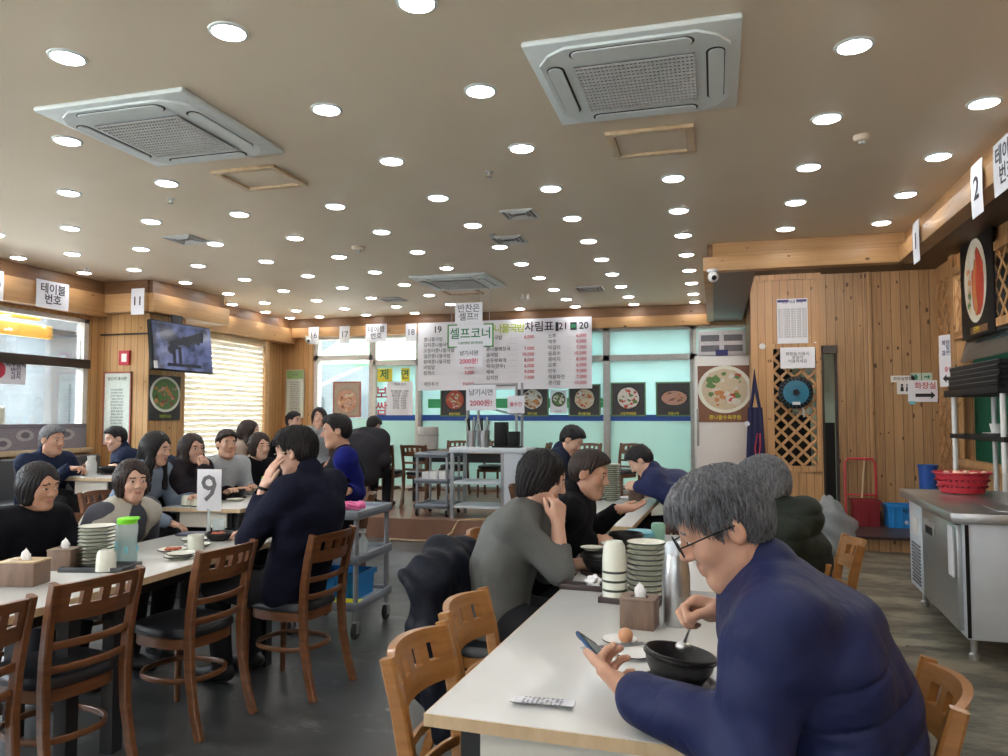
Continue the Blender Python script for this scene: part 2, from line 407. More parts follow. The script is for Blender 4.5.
ORD = ['', 'first', 'second', 'third', 'fourth', 'fifth', 'sixth', 'seventh', 'eighth', 'ninth', 'tenth', 'eleventh', 'twelfth', 'thirteenth', 'fourteenth',
       'fifteenth', 'sixteenth', 'seventeenth', 'eighteenth', 'nineteenth', 'twentieth', 'twenty-first', 'twenty-second']
TEXTS = []
def lettering(parent, body, size, x, z, m, y=-0.003, align='CENTER', spacing=1.0, name='lettering', line=0.95, label=None, bold=0.012):
    """writing on a surface that faces local -Y; turned into a mesh at the end"""
    c = bpy.data.curves.new(name, 'FONT'); c.body = body; c.size = size; c.align_x = align; c.align_y = 'CENTER'
    c.resolution_u = 2; c.extrude = 0.0006; c.space_character = spacing; c.space_line = line
    c.offset = size * bold; c.materials.append(m)
    o = bpy.data.objects.new(name, c); C.objects.link(o); o.parent = parent
    o.location = (x, y, z); o.rotation_euler = (math.pi / 2, 0, 0); o.name = name
    if label: o['label'] = label
    TEXTS.append(o); return o
def bake_texts():
    bpy.context.view_layer.update(); dg = bpy.context.evaluated_depsgraph_get()
    made = [(o, bpy.data.meshes.new_from_object(o.evaluated_get(dg))) for o in TEXTS]
    for o, me in made:
        n = o.name; p = o.parent; loc = o.location.copy(); r = o.rotation_euler.copy(); lab = o.get('label')
        bpy.data.objects.remove(o)
        if not len(me.polygons): continue
        q = link('lettering', me, p, loc); q.rotation_euler = r
        if lab: q['label'] = lab
# ================================================================== THE ROOM
HC = 3.1
def bx(*a, **k): return MB().box(*a, **k)
struct('floor', bx(-7.55, 5.0, -3.1, 12.0, -0.12, 0), M['floor'])
mb = MB(); mb.box(-7.55, 1.70, -3.1, 7.58, HC, HC + 0.15); mb.box(-7.55, -0.05, 7.58, 11.8, HC, HC + 0.15)
struct('ceiling', mb, M['ceiling'])
mb = MB(); mb.box(-0.05, 5.0, 7.58, 11.8, 3.2, 3.3); mb.box(1.70, 5.0, -3.1, 7.58, 3.2, 3.3)
struct('ceiling_kitchen', mb, M['pine_dark'])
mb = MB(); mb.box(-7.55, -6.55, -3.2, -3.05, 0, 3.3); mb.box(1.05, 5.0, -3.2, -3.05, 0, 3.3); mb.box(-6.55, 1.05, -3.2, -3.05, 2.6, 3.3); mb.box(-6.55, 1.05, -3.2, -3.05, 0, 0.5)
struct('wall_rear', mb, M['pine_left'])
mb = MB()
for x in (-6.55, -4.67, -2.79, -0.91, 0.97): mb.box(x, x + .08, -3.18, -3.08, .5, 2.6)
mb.box(-6.55, 1.05, -3.18, -3.08, .5, .56); mb.box(-6.55, 1.05, -3.18, -3.08, 2.54, 2.6)
wr = struct('window_8', mb, M['white_frame'])  # unseen window added behind the camera to light the nearest guests
for x in (-6.47, -4.59, -2.71, -0.83): bx(x, x + 1.8, -3.134, -3.128, .56, 2.54).build('pane', M['glass'], wr)
struct('trim_1', bx(-7.2, 0.42, 8.3, 11.7, 0, 0.23), M['platform'])          # raised dining platform
mb = MB(); mb.box(0.42, 2.7, 8.85, 10.15, 0, 0.125); struct('trim_2', mb, M['pine_wall'])
struct('trim_3', bx(0.42, 2.7, 8.83, 10.15, 0.125, 0.155), M['tray_brown'])
struct('trim_4', bx(-7.4, -5.25, 4.6, 7.7, 0, 0.15), M['platform'])           # low window-side platform

# --- left wall with its windows
mb = MB(); mb.box(-7.55, -7.4, -3.1, 7.75, 0, 1.05); mb.box(-7.55, -7.4, -3.1, 7.75, 2.62, 3.2)
mb.box(-7.55, -7.4, -3.1, -1.2, 1.05, 2.62); mb.box(-7.55, -7.4, 7.58, 7.75, 1.05, 2.62)
struct('wall_left', mb, M['pine_left'])
struct('trim_5', bx(-7.4, -7.33, -3.0, 7.6, 0.99, 1.05, bev=0.006), M['edge_wood'])
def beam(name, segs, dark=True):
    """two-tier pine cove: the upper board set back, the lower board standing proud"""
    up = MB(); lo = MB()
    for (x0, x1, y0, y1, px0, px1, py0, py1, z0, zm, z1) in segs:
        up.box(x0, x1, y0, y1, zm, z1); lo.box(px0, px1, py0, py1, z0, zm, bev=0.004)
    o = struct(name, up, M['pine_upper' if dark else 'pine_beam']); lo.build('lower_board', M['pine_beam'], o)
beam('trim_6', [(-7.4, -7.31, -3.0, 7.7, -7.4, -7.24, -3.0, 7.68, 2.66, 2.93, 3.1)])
w1 = MB()
for y0, y1 in ((-1.2, 1.4), (1.4, 4.4), (4.4, 7.58)):
    w1.box(-7.52, -7.42, y0, y0 + 0.06, 1.05, 2.62); w1.box(-7.52, -7.42, y1 - 0.07, y1, 1.05, 2.62)
w1.box(-7.52, -7.42, -1.2, 7.58, 1.05, 1.09); w1.box(-7.52, -7.42, -1.2, 7.58, 2.57, 2.62)
win = struct('window_1', w1, M['white_frame'])
bx(-7.53, -7.38, -1.2, 7.58, 2.01, 2.12, bev=0.006).build('transom', M['dark_frame'], win)
for k, (y0, y1) in enumerate(((-1.2, 1.4), (1.4, 4.4), (4.4, 7.58))):
    bx(-7.475, -7.467, y0 + .06, y1 - .07, 1.09, 2.01).build('pane', M['glass'], win)
    bx(-7.475, -7.467, y0 + .06, y1 - .07, 2.12, 2.57).build('upper_pane', M['glass'], win)
# --- pier with the television
struct('wall_pier', bx(-7.4, -6.68, 7.75, 8.42, 0, 3.1), M['pine_left'])
struct('trim_7', bx(-7.42, -6.66, 7.73, 7.75, 2.435, 2.455), M['dark_frame'])
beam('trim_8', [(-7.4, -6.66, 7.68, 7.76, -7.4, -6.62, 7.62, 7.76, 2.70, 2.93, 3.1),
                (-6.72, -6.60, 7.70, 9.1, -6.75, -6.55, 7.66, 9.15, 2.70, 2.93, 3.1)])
struct('trim_9', bx(-7.2, -6.75, 8.42, 9.13, 2.70, 2.74), M['pine_beam'])
# --- wall behind the blind
mb = MB(); mb.box(-7.4, -7.25, 8.42, 8.75, 0, 3.1); mb.box(-7.4, -7.25, 10.95, 11.8, 0, 3.1); mb.box(-7.4, -7.25, 8.75, 10.95, 2.66, 3.1); mb.box(-7.4, -7.25, 8.75, 10.95, 0, 0.4)
struct('wall_left_far', mb, M['pine_left'])
struct('trim_10', bx(-7.25, -7.12, 10.93, 11.05, 0.23, 2.7), M['pine_pillar'])
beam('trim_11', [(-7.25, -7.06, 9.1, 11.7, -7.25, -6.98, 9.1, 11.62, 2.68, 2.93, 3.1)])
win = struct('window_2', bx(-7.38, -7.3, 8.75, 10.95, 2.6, 2.66).box(-7.38, -7.3, 8.75, 10.95, 0.4, 0.46).box(-7.38, -7.3, 8.75, 8.81, 0.4, 2.66).box(-7.38, -7.3, 10.89, 10.95, 0.4, 2.66), M['white_frame'])
bx(-7.345, -7.338, 8.81, 10.89, 0.46, 2.6).build('pane', M['glass'], win)
# --- back wall
mb = MB(); mb.box(-7.4, -6.62, 11.65, 11.8, 0, 3.1); struct('wall_back', mb, M['pine_left'])
mb = MB(); mb.box(-6.62, 5.0, 11.65, 11.8, 2.76, 3.3); mb.box(0.5, 5.0, 11.65, 11.8, 0, 2.76); mb.box(-6.62, 0.5, 11.65, 11.8, 0, 0.25)
struct('wall_back_upper', mb, M['pine_beam'])
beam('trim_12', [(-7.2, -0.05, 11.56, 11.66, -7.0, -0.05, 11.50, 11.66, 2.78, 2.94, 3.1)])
struct('trim_13', bx(-6.70, -6.62, 11.58, 11.68, 0.23, 2.78), M['pine_pillar'])
def back_window(n, x0, x1, frame, up, mid, low, trans=2.32, stripe=True, w=0.05):
    f = MB()
    f.box(x0, x0 + w, 11.62, 11.74, 0.25, 2.78); f.box(x1 - w, x1, 11.62, 11.74, 0.25, 2.78)
    f.box(x0, x1, 11.62, 11.74, trans - 0.04, trans + 0.05); f.box(x0, x1, 11.62, 11.74, 0.25, 0.30); f.box(x0, x1, 11.62, 11.74, 2.74, 2.78)
    o = struct('window_%d' % n, f, frame)
    bx(x0 + w, x1 - w, 11.69, 11.695, trans + .05, 2.74).build('upper_pane', up, o)
    bx(x0 + w, x1 - w, 11.69, 11.695, 1.40, trans - .04).build('pane', mid, o)
    bx(x0 + w, x1 - w, 11.69, 11.695, 0.30, 1.40).build('lower_pane', low, o)
    if stripe: bx(x0 + w, x1 - w, 11.683, 11.689, 1.36, 1.455).build('blue_stripe', M['bluestripe'], o, )
    return o
back_window(3, -6.62, -5.52, M['white_frame'], M['glass'], M['glass'], M['mint'], 2.42, False, 0.07)
back_window(4, -5.52, -4.70, M['white_frame'], M['glass'], M['mint_up'], M['mint'])
struct('trim_19', bx(-0.05, 0.40, 7.60, 11.65, 2.83, 3.2), M['pine_dark'])
back_window(5, -4.70, -1.60, M['alu'], M['mint_up'], M['mint_up'], M['mint'])
back_window(6, -1.60, -0.30, M['alu'], M['mint_up'], M['mint_up'], M['mint'])
back_window(7, -0.30, 0.50, M['white_frame'], M['mint_up'], M['mint_up'], M['mint'], 2.32, False)
# --- cove of the kitchen side: front run, long run beside the camera, far run
beam('trim_14', [(0.0, 1.72, 7.54, 7.60, -0.09, 1.68, 7.48, 7.60, 2.82, 2.955, 3.22)], False)
beam('trim_15', [(1.69, 1.75, -3.0, 7.60, 1.62, 1.75, -3.0, 7.60, 2.82, 2.955, 3.22)], False)
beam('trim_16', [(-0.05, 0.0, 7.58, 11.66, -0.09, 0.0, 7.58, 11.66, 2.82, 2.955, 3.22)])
# --- knotty pine wall, lattice pillar, right wall with its pass-through
mb = MB(); mb.box(1.45, 2.75, 10.1, 10.25, 0, 3.2); mb.box(1.25, 1.45, 10.1, 10.25, 2.28, 3.2)
struct('wall_back_right', mb, M['pine_wall'])
struct('trim_17', bx(1.79, 1.85, 10.06, 10.11, 0.15, 3.2, bev=0.004), M['pine_wall'])
struct('wall_passage', bx(1.2, 2.0, 11.2, 11.25, 0, 3.2), M['mint'])
struct('trim_20', bx(1.275, 1.30, 10.02, 10.10, .15, 2.3).box(1.43, 1.46, 10.06, 10.11, .15, 2.3).box(1.275, 1.46, 10.02, 10.11, 2.2, 2.3), M['dark_frame'])
struct('dark_gap_strip', bx(1.30, 1.43, 10.16, 10.19, .15, 1.35), M['dark'])  # dark strip put in for the darkness inside the narrow opening
mb = MB(); mb.box(0.45, 0.70, 10.0, 10.1, 0, 3.2); mb.box(1.215, 1.27, 10.0, 10.1, 0, 3.2); mb.box(0.70, 1.215, 10.0, 10.1, 2.32, 3.2); mb.box(0.70, 1.215, 10.0, 10.1, 0, 0.79)
mb.box(0.45, 0.50, 10.1, 11.66, 0, 3.2)
pil = struct('wall_pillar', mb, M['pine_pillar'])
mb = MB(); mb.box(0.45, 1.28, 9.97, 10.0, 3.13, 3.2); mb.box(0.66, 1.25, 9.975, 10.0, 2.27, 2.33); mb.box(0.66, 1.25, 9.975, 10.0, 0.75, 0.82)
mb.box(0.66, 0.70, 9.975, 10.0, 2.33, 3.13); mb.box(1.215, 1.25, 9.975, 10.0, 2.33, 3.13); mb.box(0.66, 0.71, 9.975, 10.0, .82, 2.27); mb.box(1.205, 1.25, 9.975, 10.0, .82, 2.27)
mb.build('pillar_trim', M['pine_pillar'], pil)
def lattice(x0, x1, z0, z1, y, pitch=0.118, w=0.017, d=0.012):
    """crossed diagonal slats clipped to the rectangle, facing -Y"""
    m = MB()
    for sgn, dy in ((1, 0.0), (-1, d)):
        c = -3.0
        while c < 6:
            pts = []                                    # z = sgn * x + c
            for X in (x0, x1):
                Z = sgn * (X - x0) + z0 + c - (0 if sgn > 0 else 0)
                if z0 <= Z <= z1: pts.append((X, Z))
            for Z in (z0, z1):
                X = x0 + sgn * (Z - z0 - c)
                if x0 < X < x1: pts.append((X, Z))
            if len(pts) >= 2:
                (ax, az), (bx_, bz) = pts[0], pts[1]
                m.tube([(ax, y + dy, az), (bx_, y + dy, bz)], 1.0, sec=(d / 2, w, (0, 1, 0)))
            c += pitch * 1.414
    return m
lattice(0.71, 1.205, 0.82, 2.27, 10.02).build('lattice', M['pine_pillar'], pil)
bx(0.72, 1.2, 10.6, 10.64, 0, 3.1).build('back_panel', M['dark'], pil)
bx(0.98, 1.2, 10.55, 10.59, 1.45, 2.25).build('mint_pane', M['mint'], pil)
RX_ = 2.58
mb = MB(); mb.box(RX_, RX_ + .15, -3.1, 5.0, 0, 3.2); mb.box(RX_, RX_ + .15, 5.0, 9.35, 0, 0.95); mb.box(RX_, RX_ + .15, 9.35, 10.15, 0, 3.2); mb.box(RX_, RX_ + .15, 5.0, 9.35, 3.0, 3.2)
rw = struct('wall_right', mb, M['pine_pillar'])
mb = MB(); mb.box(2.53, 2.60, 9.25, 9.40, 0, 3.2); mb.box(2.53, 2.6, 5.0, 9.3, 2.26, 2.34); mb.box(2.53, 2.6, 5.0, 9.3, 2.97, 3.05); mb.box(2.53, 2.6, 5.0, 9.3, 0.9, 0.97)
mb.build('pass_frame', M['pine_pillar'], rw)
lt = lattice(-9.25, -7.0, 2.34, 2.97, 0.0, 0.15, 0.014).build('lattice', M['pine_pillar'], rw); lt.location = (2.56, 0, 0); lt.rotation_euler = (0, 0, -math.pi / 2)
lt2 = lattice(-10.0, -9.42, 0.3, 3.0, 0.0, 0.15, 0.012).build('lattice', M['pine_pillar'], rw); lt2.location = (2.55, 0, 0); lt2.rotation_euler = (0, 0, -math.pi / 2)
def added_tube_light(label, loc, rz, L=1.2):  # unseen tubes added to brighten the pine wall and the kitchen
    t = thing('added_tube_light', label, 'ceiling light', loc, rz, 'added kitchen tube lights')
    bx(-L / 2, L / 2, -.04, .04, -.03, 0, bev=.006).build('batten', M['white'], t)
    MB().tube([(-L / 2 + .03, 0, -.05), (L / 2 - .03, 0, -.05)], .018, 12).build('tube', KT, t)
KT = glow('added_tube_glow', (1.0, 0.97, 0.9), 60.0)
added_tube_light('unseen tube light added to brighten the pine wall, hidden by the kitchen beam', (1.0, 7.86, 3.2), 0, 1.2)
added_tube_light('unseen tube light added to brighten the kitchen beyond the pass-through', (3.6, 8.2, 3.2), math.pi / 2, 1.2)
# kitchen beyond the pass-through
mb = MB(); mb.box(4.9, 5.0, 4.0, 11.0, 0, 3.2); mb.box(2.7, 5.0, 10.4, 10.5, 0, 3.2); mb.box(2.7, 5.0, 4.0, 4.1, 0, 3.2)
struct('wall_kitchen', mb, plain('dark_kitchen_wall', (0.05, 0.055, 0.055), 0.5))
struct('wall_kitchen_board', bx(2.74, 3.9, 9.6, 9.65, 0.9, 2.3), plain('green_kitchen_board', (0.02, 0.15, 0.085), 0.5))

# ------------------------------------------------------------------ outside
def outside(name, mb, m, label, cat): return tag(mb.build(name, m), label, cat)
mb = MB(); mb.box(-40, -7.6, -20, 60, -0.3, -0.2); mb.box(-7.6, 30, 11.85, 60, -0.3, -0.2); mb.box(-7.6, 30, -40, -3.25, -0.3, -0.2)
struct('ground_outside', mb, plain('pale_paving', (0.55, 0.54, 0.51), 0.8))
bm_ = thing('building', 'pale grey building across the street behind the large window', 'building', (-13, 8, -0.2))
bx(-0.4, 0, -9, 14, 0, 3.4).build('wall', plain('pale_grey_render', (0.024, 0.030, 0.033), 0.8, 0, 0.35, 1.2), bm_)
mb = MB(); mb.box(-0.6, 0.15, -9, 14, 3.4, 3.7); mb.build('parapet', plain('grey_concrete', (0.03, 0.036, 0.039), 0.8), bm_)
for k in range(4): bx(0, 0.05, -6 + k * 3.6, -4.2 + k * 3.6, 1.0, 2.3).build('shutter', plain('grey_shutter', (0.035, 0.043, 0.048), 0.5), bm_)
au = thing('air_conditioner_unit', 'cream outdoor air conditioner unit standing outside the large window', 'air conditioner', (-8.6, 6.9, -0.2))
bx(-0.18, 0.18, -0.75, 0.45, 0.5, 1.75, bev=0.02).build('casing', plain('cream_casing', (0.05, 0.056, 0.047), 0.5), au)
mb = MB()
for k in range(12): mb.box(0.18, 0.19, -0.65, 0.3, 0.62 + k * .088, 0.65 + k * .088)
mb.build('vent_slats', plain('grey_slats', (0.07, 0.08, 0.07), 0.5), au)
mb = MB(); mb.box(-0.15, 0.15, -0.7, -0.62, 0, 0.5); mb.box(-0.15, 0.15, 0.32, 0.4, 0, 0.5); mb.build('stand', M['alu'], au)
ys = thing('signboard', 'yellow signboard strip hanging outside the upper window', 'sign', (-7.95, 6.05, 2.26))
bx(-0.03, 0.03, -2.0, 1.30, 0.33, 0.47, bev=0.01).build('upper_strip', plain('yellow_sign', (0.30, 0.19, 0.002), 0.5), ys)
bx(-0.03, 0.03, -2.0, 1.48, 0.12, 0.28, bev=0.01).build('lower_strip', plain('amber_sign', (0.30, 0.18, 0.002), 0.5), ys)
rb = thing('building', 'unseen grey building added behind the camera to cut the rear daylight', 'building', (-2.5, -9, -0.2))  # unseen block added to lower the daylight through the rear window
bx(-12, 12, -0.4, 0, 0, 5.2).build('wall', plain('grey_brick_wall', (0.10, 0.10, 0.10), 0.8, 0, 0.25, 2), rb); bx(-12.1, 12.1, -0.5, 0.1, 5.2, 5.4).build('parapet', M['alu'], rb)
gc = thing('canopy', 'green awning of the neighbouring shop seen through the back window', 'canopy', (-5.6, 13.6, 0))
mb = MB(); mb.add([(-2.2, -0.3, 2.45), (2.6, -0.3, 2.45), (2.6, 1.2, 3.1), (-2.2, 1.2, 3.1), (-2.2, -0.3, 2.40), (2.6, -0.3, 2.40), (2.6, 1.2, 3.05), (-2.2, 1.2, 3.05)],
       [(0, 1, 2, 3), (7, 6, 5, 4), (0, 4, 5, 1), (1, 5, 6, 2), (2, 6, 7, 3), (3, 7, 4, 0)]); mb.build('sheet', plain('green_awning', (0.016, 0.085, 0.03), 0.6), gc)
mb = MB()
for x in (-2.0, 0.2, 2.4): mb.tube([(x, -0.2, -0.2), (x, -0.2, 2.42)], 0.03); mb.tube([(x, -0.2, 2.0), (x + 1.0, -0.2, 2.4)], 0.025)
mb.build('frame', M['alu'], gc)
bw = thing('building', 'white shopfront standing beyond the back windows', 'building', (-3, 17, -0.2))
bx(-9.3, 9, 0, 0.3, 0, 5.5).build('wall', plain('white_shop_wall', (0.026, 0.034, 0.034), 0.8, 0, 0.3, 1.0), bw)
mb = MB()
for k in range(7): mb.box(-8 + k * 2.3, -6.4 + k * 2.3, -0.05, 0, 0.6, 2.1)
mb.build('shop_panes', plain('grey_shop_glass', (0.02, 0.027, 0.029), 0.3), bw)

# ================================================================== CEILING FITTINGS
XS = [-7.05, -6.35, -5.5, -4.64, -3.77, -2.89, -2.02, -1.14, -0.26, 0.63, 1.41]
ROWS = [2.78 + 0.865 * j for j in range(-5, 11)]
SKIP = {(5, 6), (5, 7), (5, 12), (5, 13), (5, 14), (8, 6), (8, 7), (4, 15)}
lamp0 = None
for i, x in enumerate(XS):
    n_in = 0
    for j in range(15, -1, -1):
        y = ROWS[j] if j < 15 else 11.3
        if (i, j) in SKIP: continue
        if i == 0 and not (j in (9, 10) or j in (13, 14, 15)): continue
        if i == 0 and j >= 13: x_ = -6.9
        elif i == 0: x_ = -7.05
        else: x_ = x
        if i >= 9 and y > 7.2: continue
        if i == 1 and y > 7.9 and y < 7.6: continue
        n_in += 1
        lab = 'white downlight, %s lamp from the back in the %s row from the window wall' % (ORD[n_in], ORD[i + 1])
        if lamp0 is None:
            lamp0 = thing('downlight', lab, 'ceiling light', (x_, y, HC), 0, 'ceiling downlights')
            MB().lathe([(0.060, -0.002), (0.072, -0.010), (0.084, -0.006), (0.087, 0.0), (0.087, 0.01), (0.06, 0.01)], 28, cap=False).build('trim_ring', M['acwhite'], lamp0)
            MB().lathe([(0.0, -0.020), (0.03, -0.0185), (0.055, -0.0145), (0.069, -0.009), (0.070, 0.006), (0.0, 0.006)], 28).build('diffuser', M['lamp'], lamp0)
        else: dup(lamp0, (x_, y, HC), 0, lab)

def cassette(loc, label):
    t = thing('ceiling_air_conditioner', label, 'air conditioner', loc, 0, 'ceiling cassette air conditioners')
    p = MB(); p.box(-0.475, 0.475, -0.475, 0.475, -0.03, 0.0, bev=0.012)
    oct_ = []
    for k in range(32):
        a = 2 * math.pi * k / 32; r = 0.43 / max(abs(math.cos(a)), abs(math.sin(a))); r = min(r, 0.53)
        oct_.append((r * math.cos(a), r * math.sin(a)))
    p.prism(oct_, -0.042, -0.028); p.build('panel', M['acwhite'], t)
    g = MB(); g.box(-0.275, 0.275, -0.255, 0.255, -0.049, -0.046)
    gm = MB()
    for k in range(29): gm.box(-0.275 + k * .0193, -0.275 + k * .0193 + .008, -0.255, 0.255, -0.056, -0.049)
    for k in range(15): gm.box(-0.275, 0.275, -0.255 + k * .0358, -0.255 + k * .0358 + .009, -0.058, -0.049)
    go = g.build('grille_back', M['dark'], t); gm.build('grille', M['acgrille'], go)
    for k in range(4):
        X = RZ(k * math.pi / 2)
        def slot(w, d, y):
            return [(-w + d * math.cos(q), y + d * math.sin(q)) for q in [math.pi * (0.5 + i / 8) for i in range(9)]] + [(w + d * math.cos(q), y + d * math.sin(q)) for q in [math.pi * (-0.5 + i / 8) for i in range(9)]]
        f = MB().prism(slot(0.235, 0.042, 0.365), -0.0445, -0.040, X=X).build('outlet', M['dark'], t)
        MB().prism(slot(0.232, 0.035, 0.368), -0.050, -0.043, X=X).build('louver', M['acwhite'], f)
    MB().lathe([(0.012, -0.044), (0.012, -0.040)], 12, X=T(0.36, -0.2, 0)).build('sensor', M['inkgrey'], t)
    return t
cassette((-0.34, 3.68, HC), 'large white ceiling air conditioner above the nearer end of the right table')
cassette((-3.06, 3.66, HC), 'large white ceiling air conditioner above the left table with seated guests')
cassette((-3.02, 8.78, HC), 'distant white ceiling air conditioner above the self-serve counter')
def hatch(loc, w, d, label):
    t = thing('access_hatch', label, 'ceiling hatch', loc, 0, 'wood framed ceiling hatches')
    f = MB(); b = 0.05
    f.box(-w, w, -d, -d + b, -0.022, 0, bev=.004); f.box(-w, w, d - b, d, -0.022, 0, bev=.004); f.box(-w, -w + b, -d + b, d - b, -0.022, 0, bev=.004); f.box(w - b, w, -d + b, d - b, -0.022, 0, bev=.004)
    f.build('frame', M['edge_wood'], t); bx(-w + b, w - b, -d + b, d - b, -0.006, 0).build('panel', M['ceiling'], t)
M_hf = M['edge_wood']
hatch((-0.35, 4.61, HC), 0.255, 0.225, 'wood framed square ceiling hatch behind the nearer right air conditioner')
hatch((-3.05, 4.58, HC), 0.25, 0.22, 'wood framed square ceiling hatch behind the left air conditioner')
hatch((-3.24, 9.52, HC), 0.25, 0.22, 'small wood framed ceiling hatch beyond the distant air conditioner')
def vent(loc, w, label):
    t = thing('ceiling_vent', label, 'vent', loc, 0, 'square ceiling vents')
    f = MB()
    for a in (w, w * 0.72, w * 0.45):
        f.tube([(-a, -a, -0.008), (a, -a, -0.008), (a, a, -0.008), (-a, a, -0.008)], 0.012, 6, closed=True)
    f.build('louver_rings', M['acgrille'], t); bx(-w, w, -w, w, -0.004, 0).build('backing', M['inkgrey'], t)
vent((-1.53, 5.98, HC), 0.13, 'grey square ceiling vent, nearer of two along the middle')
vent((-1.85, 6.83, HC), 0.14, 'grey square ceiling vent, farther of two along the middle')
vent((-4.78, 6.0, HC), 0.14, 'grey square ceiling vent above the second table')
vent((-4.4, 9.9, HC), 0.15, 'grey ceiling vent near the table number sheets on the back beam')
vent((-1.55, 9.74, HC), 0.17, 'grey ceiling vent above the end of the menu banner')
for q, (x, y, lab) in enumerate(((-4.02, 4.86, 'tiny sprinkler head behind the left air conditioner'), (-1.47, 4.9, 'tiny sprinkler head in the middle of the ceiling'),
                                 (-1.95, 6.6, 'tiny sprinkler head beside the farther middle vent'), (-6.8, 6.9, 'tiny sprinkler head near the television pier'))):
    t = thing('sprinkler_head', lab, 'sprinkler', (x, y, HC), 0, 'ceiling sprinkler heads')
    MB().lathe([(0.03, 0), (0.03, -0.006), (0.012, -0.01), (0.012, -0.03)], 14).build('flange', M['acgrille'], t)
    MB().lathe([(0.022, -0.032), (0.022, -0.036)], 14).build('deflector', M['alu'], t)
def detector(x, y, r, lab):
    t = thing('smoke_detector', lab, 'detector', (x, y, HC)); MB().lathe([(r, 0), (r, -0.014), (r * .8, -0.03), (r * .5, -0.034)], 20).build('base', M['ceiling'], t)
    MB().lathe([(r * .4, -0.034), (r * .4, -0.05), (0.0, -0.054)], 16).build('sensor', M['acgrille'], t)
detector(0.87, 4.86, 0.05, 'beige round smoke detector near the kitchen side lamps')
detector(-3.38, 6.76, 0.07, 'round domed detector on the middle of the ceiling')
for dx, lab in ((-0.06, 'small white ceiling spotlight, one of a pair beyond the hanging signs, left one'), (0.06, 'small white ceiling spotlight, one of a pair beyond the hanging signs, right one')):
    t = thing('spotlight', lab, 'spotlight', (-2.48 + dx * .6, 10.0, HC), 0, 'ceiling spotlight pair')
    MB().lathe([(0.02, 0), (0.02, -0.05)], 12).build('stem', M['white'], t); MB().ball((0, -0.01, -0.06), 0.028).build('head', M['white'], t)
def cctv(loc, rz, lab):
    t = thing('security_camera', lab, 'security camera', loc, rz)
    MB().lathe([(0.055, 0), (0.055, -0.02), (0.03, -0.03)], 20).build('base', M['white'], t)
    MB().ball((0, -0.01, -0.07), 0.052).build('housing', M['white'], t); MB().ball((0, -0.048, -0.085), 0.024).build('lens', M['dark'], t)
cctv((0.0, 7.44, 2.825), 0.2, 'white dome security camera under the corner of the kitchen beam')
cctv((-6.62, 11.42, 2.79), 0.6, 'white dome security camera in the far corner beside the blind')
# ================================================================== SIGNS, POSTERS, THINGS ON THE WALLS
def sheet_sign(label, loc, rotz, w, h, lines, group=None, cat='sign', name='paper_sign', paper='paper', tilt=0.0):
    """a sheet facing local -Y; lines = (text, size, x, z, ink)"""
    t = thing(name, label, cat, loc, rotz, group)
    if tilt: t.rotation_euler = (0, tilt, rotz)
    m = MB(); n = 6
    vs = []; fs = []
    for k in range(n + 1):
        z = h / 2 - h * k / n; y = -0.004 * math.sin(k / n * math.pi)
        vs += [(-w / 2, y, z), (w / 2, y, z), (-w / 2, y + .0015, z), (w / 2, y + .0015, z)]
    for k in range(n):
        a = 4 * k; b = a + 4
        fs += [(a, b, b + 1, a + 1), (a + 3, b + 3, b + 2, a + 2), (a, a + 2, b + 2, b), (a + 1, b + 1, b + 3, a + 3)]
    fs += [(0, 1, 3, 2), (4 * n, 4 * n + 2, 4 * n + 3, 4 * n + 1)]
    m.add(vs, fs); m.build('sheet', M[paper], t)
    for (s, size, x, z, ink) in lines: lettering(t, s, size, x, z, M[ink], y=-0.0065)
    return t
EAST, WEST = math.pi / 2, -math.pi / 2          # facing +X, facing -X
TN = '테이블\n번호'
sheet_sign('white table number heading sheet on the left window beam', (-7.225, 6.85, 2.80), EAST, .44, .31, [(TN, .125, 0, 0, 'ink')], 'table number sheets')
sheet_sign('white sheet cut off by the picture edge on the left window beam', (-7.225, 6.11, 2.80), EAST, .24, .31, [('10', .17, 0, 0, 'ink')], 'table number sheets')
sheet_sign('white sheet numbered 11 on the pier above the television', (-6.73, 7.60, 2.82), 0, .19, .32, [('11', .15, 0, 0, 'ink')], 'table number sheets')
Y = 11.47
for s, x, w in (('16', -6.55, .19), ('17', -5.97, .19), ('18', -4.77, .19)):
    sheet_sign('white sheet numbered %s on the back window beam' % s, (x, Y, 2.80), 0, w, .29, [(s, .14, 0, 0, 'inkgrey')], 'table number sheets')
sheet_sign('white table number heading sheet on the back window beam', (-5.39, Y, 2.81), 0, .38, .30, [(TN, .115, 0, 0, 'inkgrey')], 'table number sheets')
sheet_sign('white sheet numbered 1 hanging on the kitchen beam', (1.605, 6.80, 2.85), WEST, .20, .34, [('1', .19, 0, 0, 'ink')], 'table number sheets')
sheet_sign('white sheet numbered 2 hanging on the kitchen beam', (1.605, 5.31, 2.85), WEST, .21, .34, [('2', .21, 0, 0, 'ink')], 'table number sheets')
sheet_sign('white table number heading sheet on the kitchen beam', (1.605, 4.80, 2.86), WEST, .42, .31, [(TN, .125, 0, 0, 'ink')], 'table number sheets')

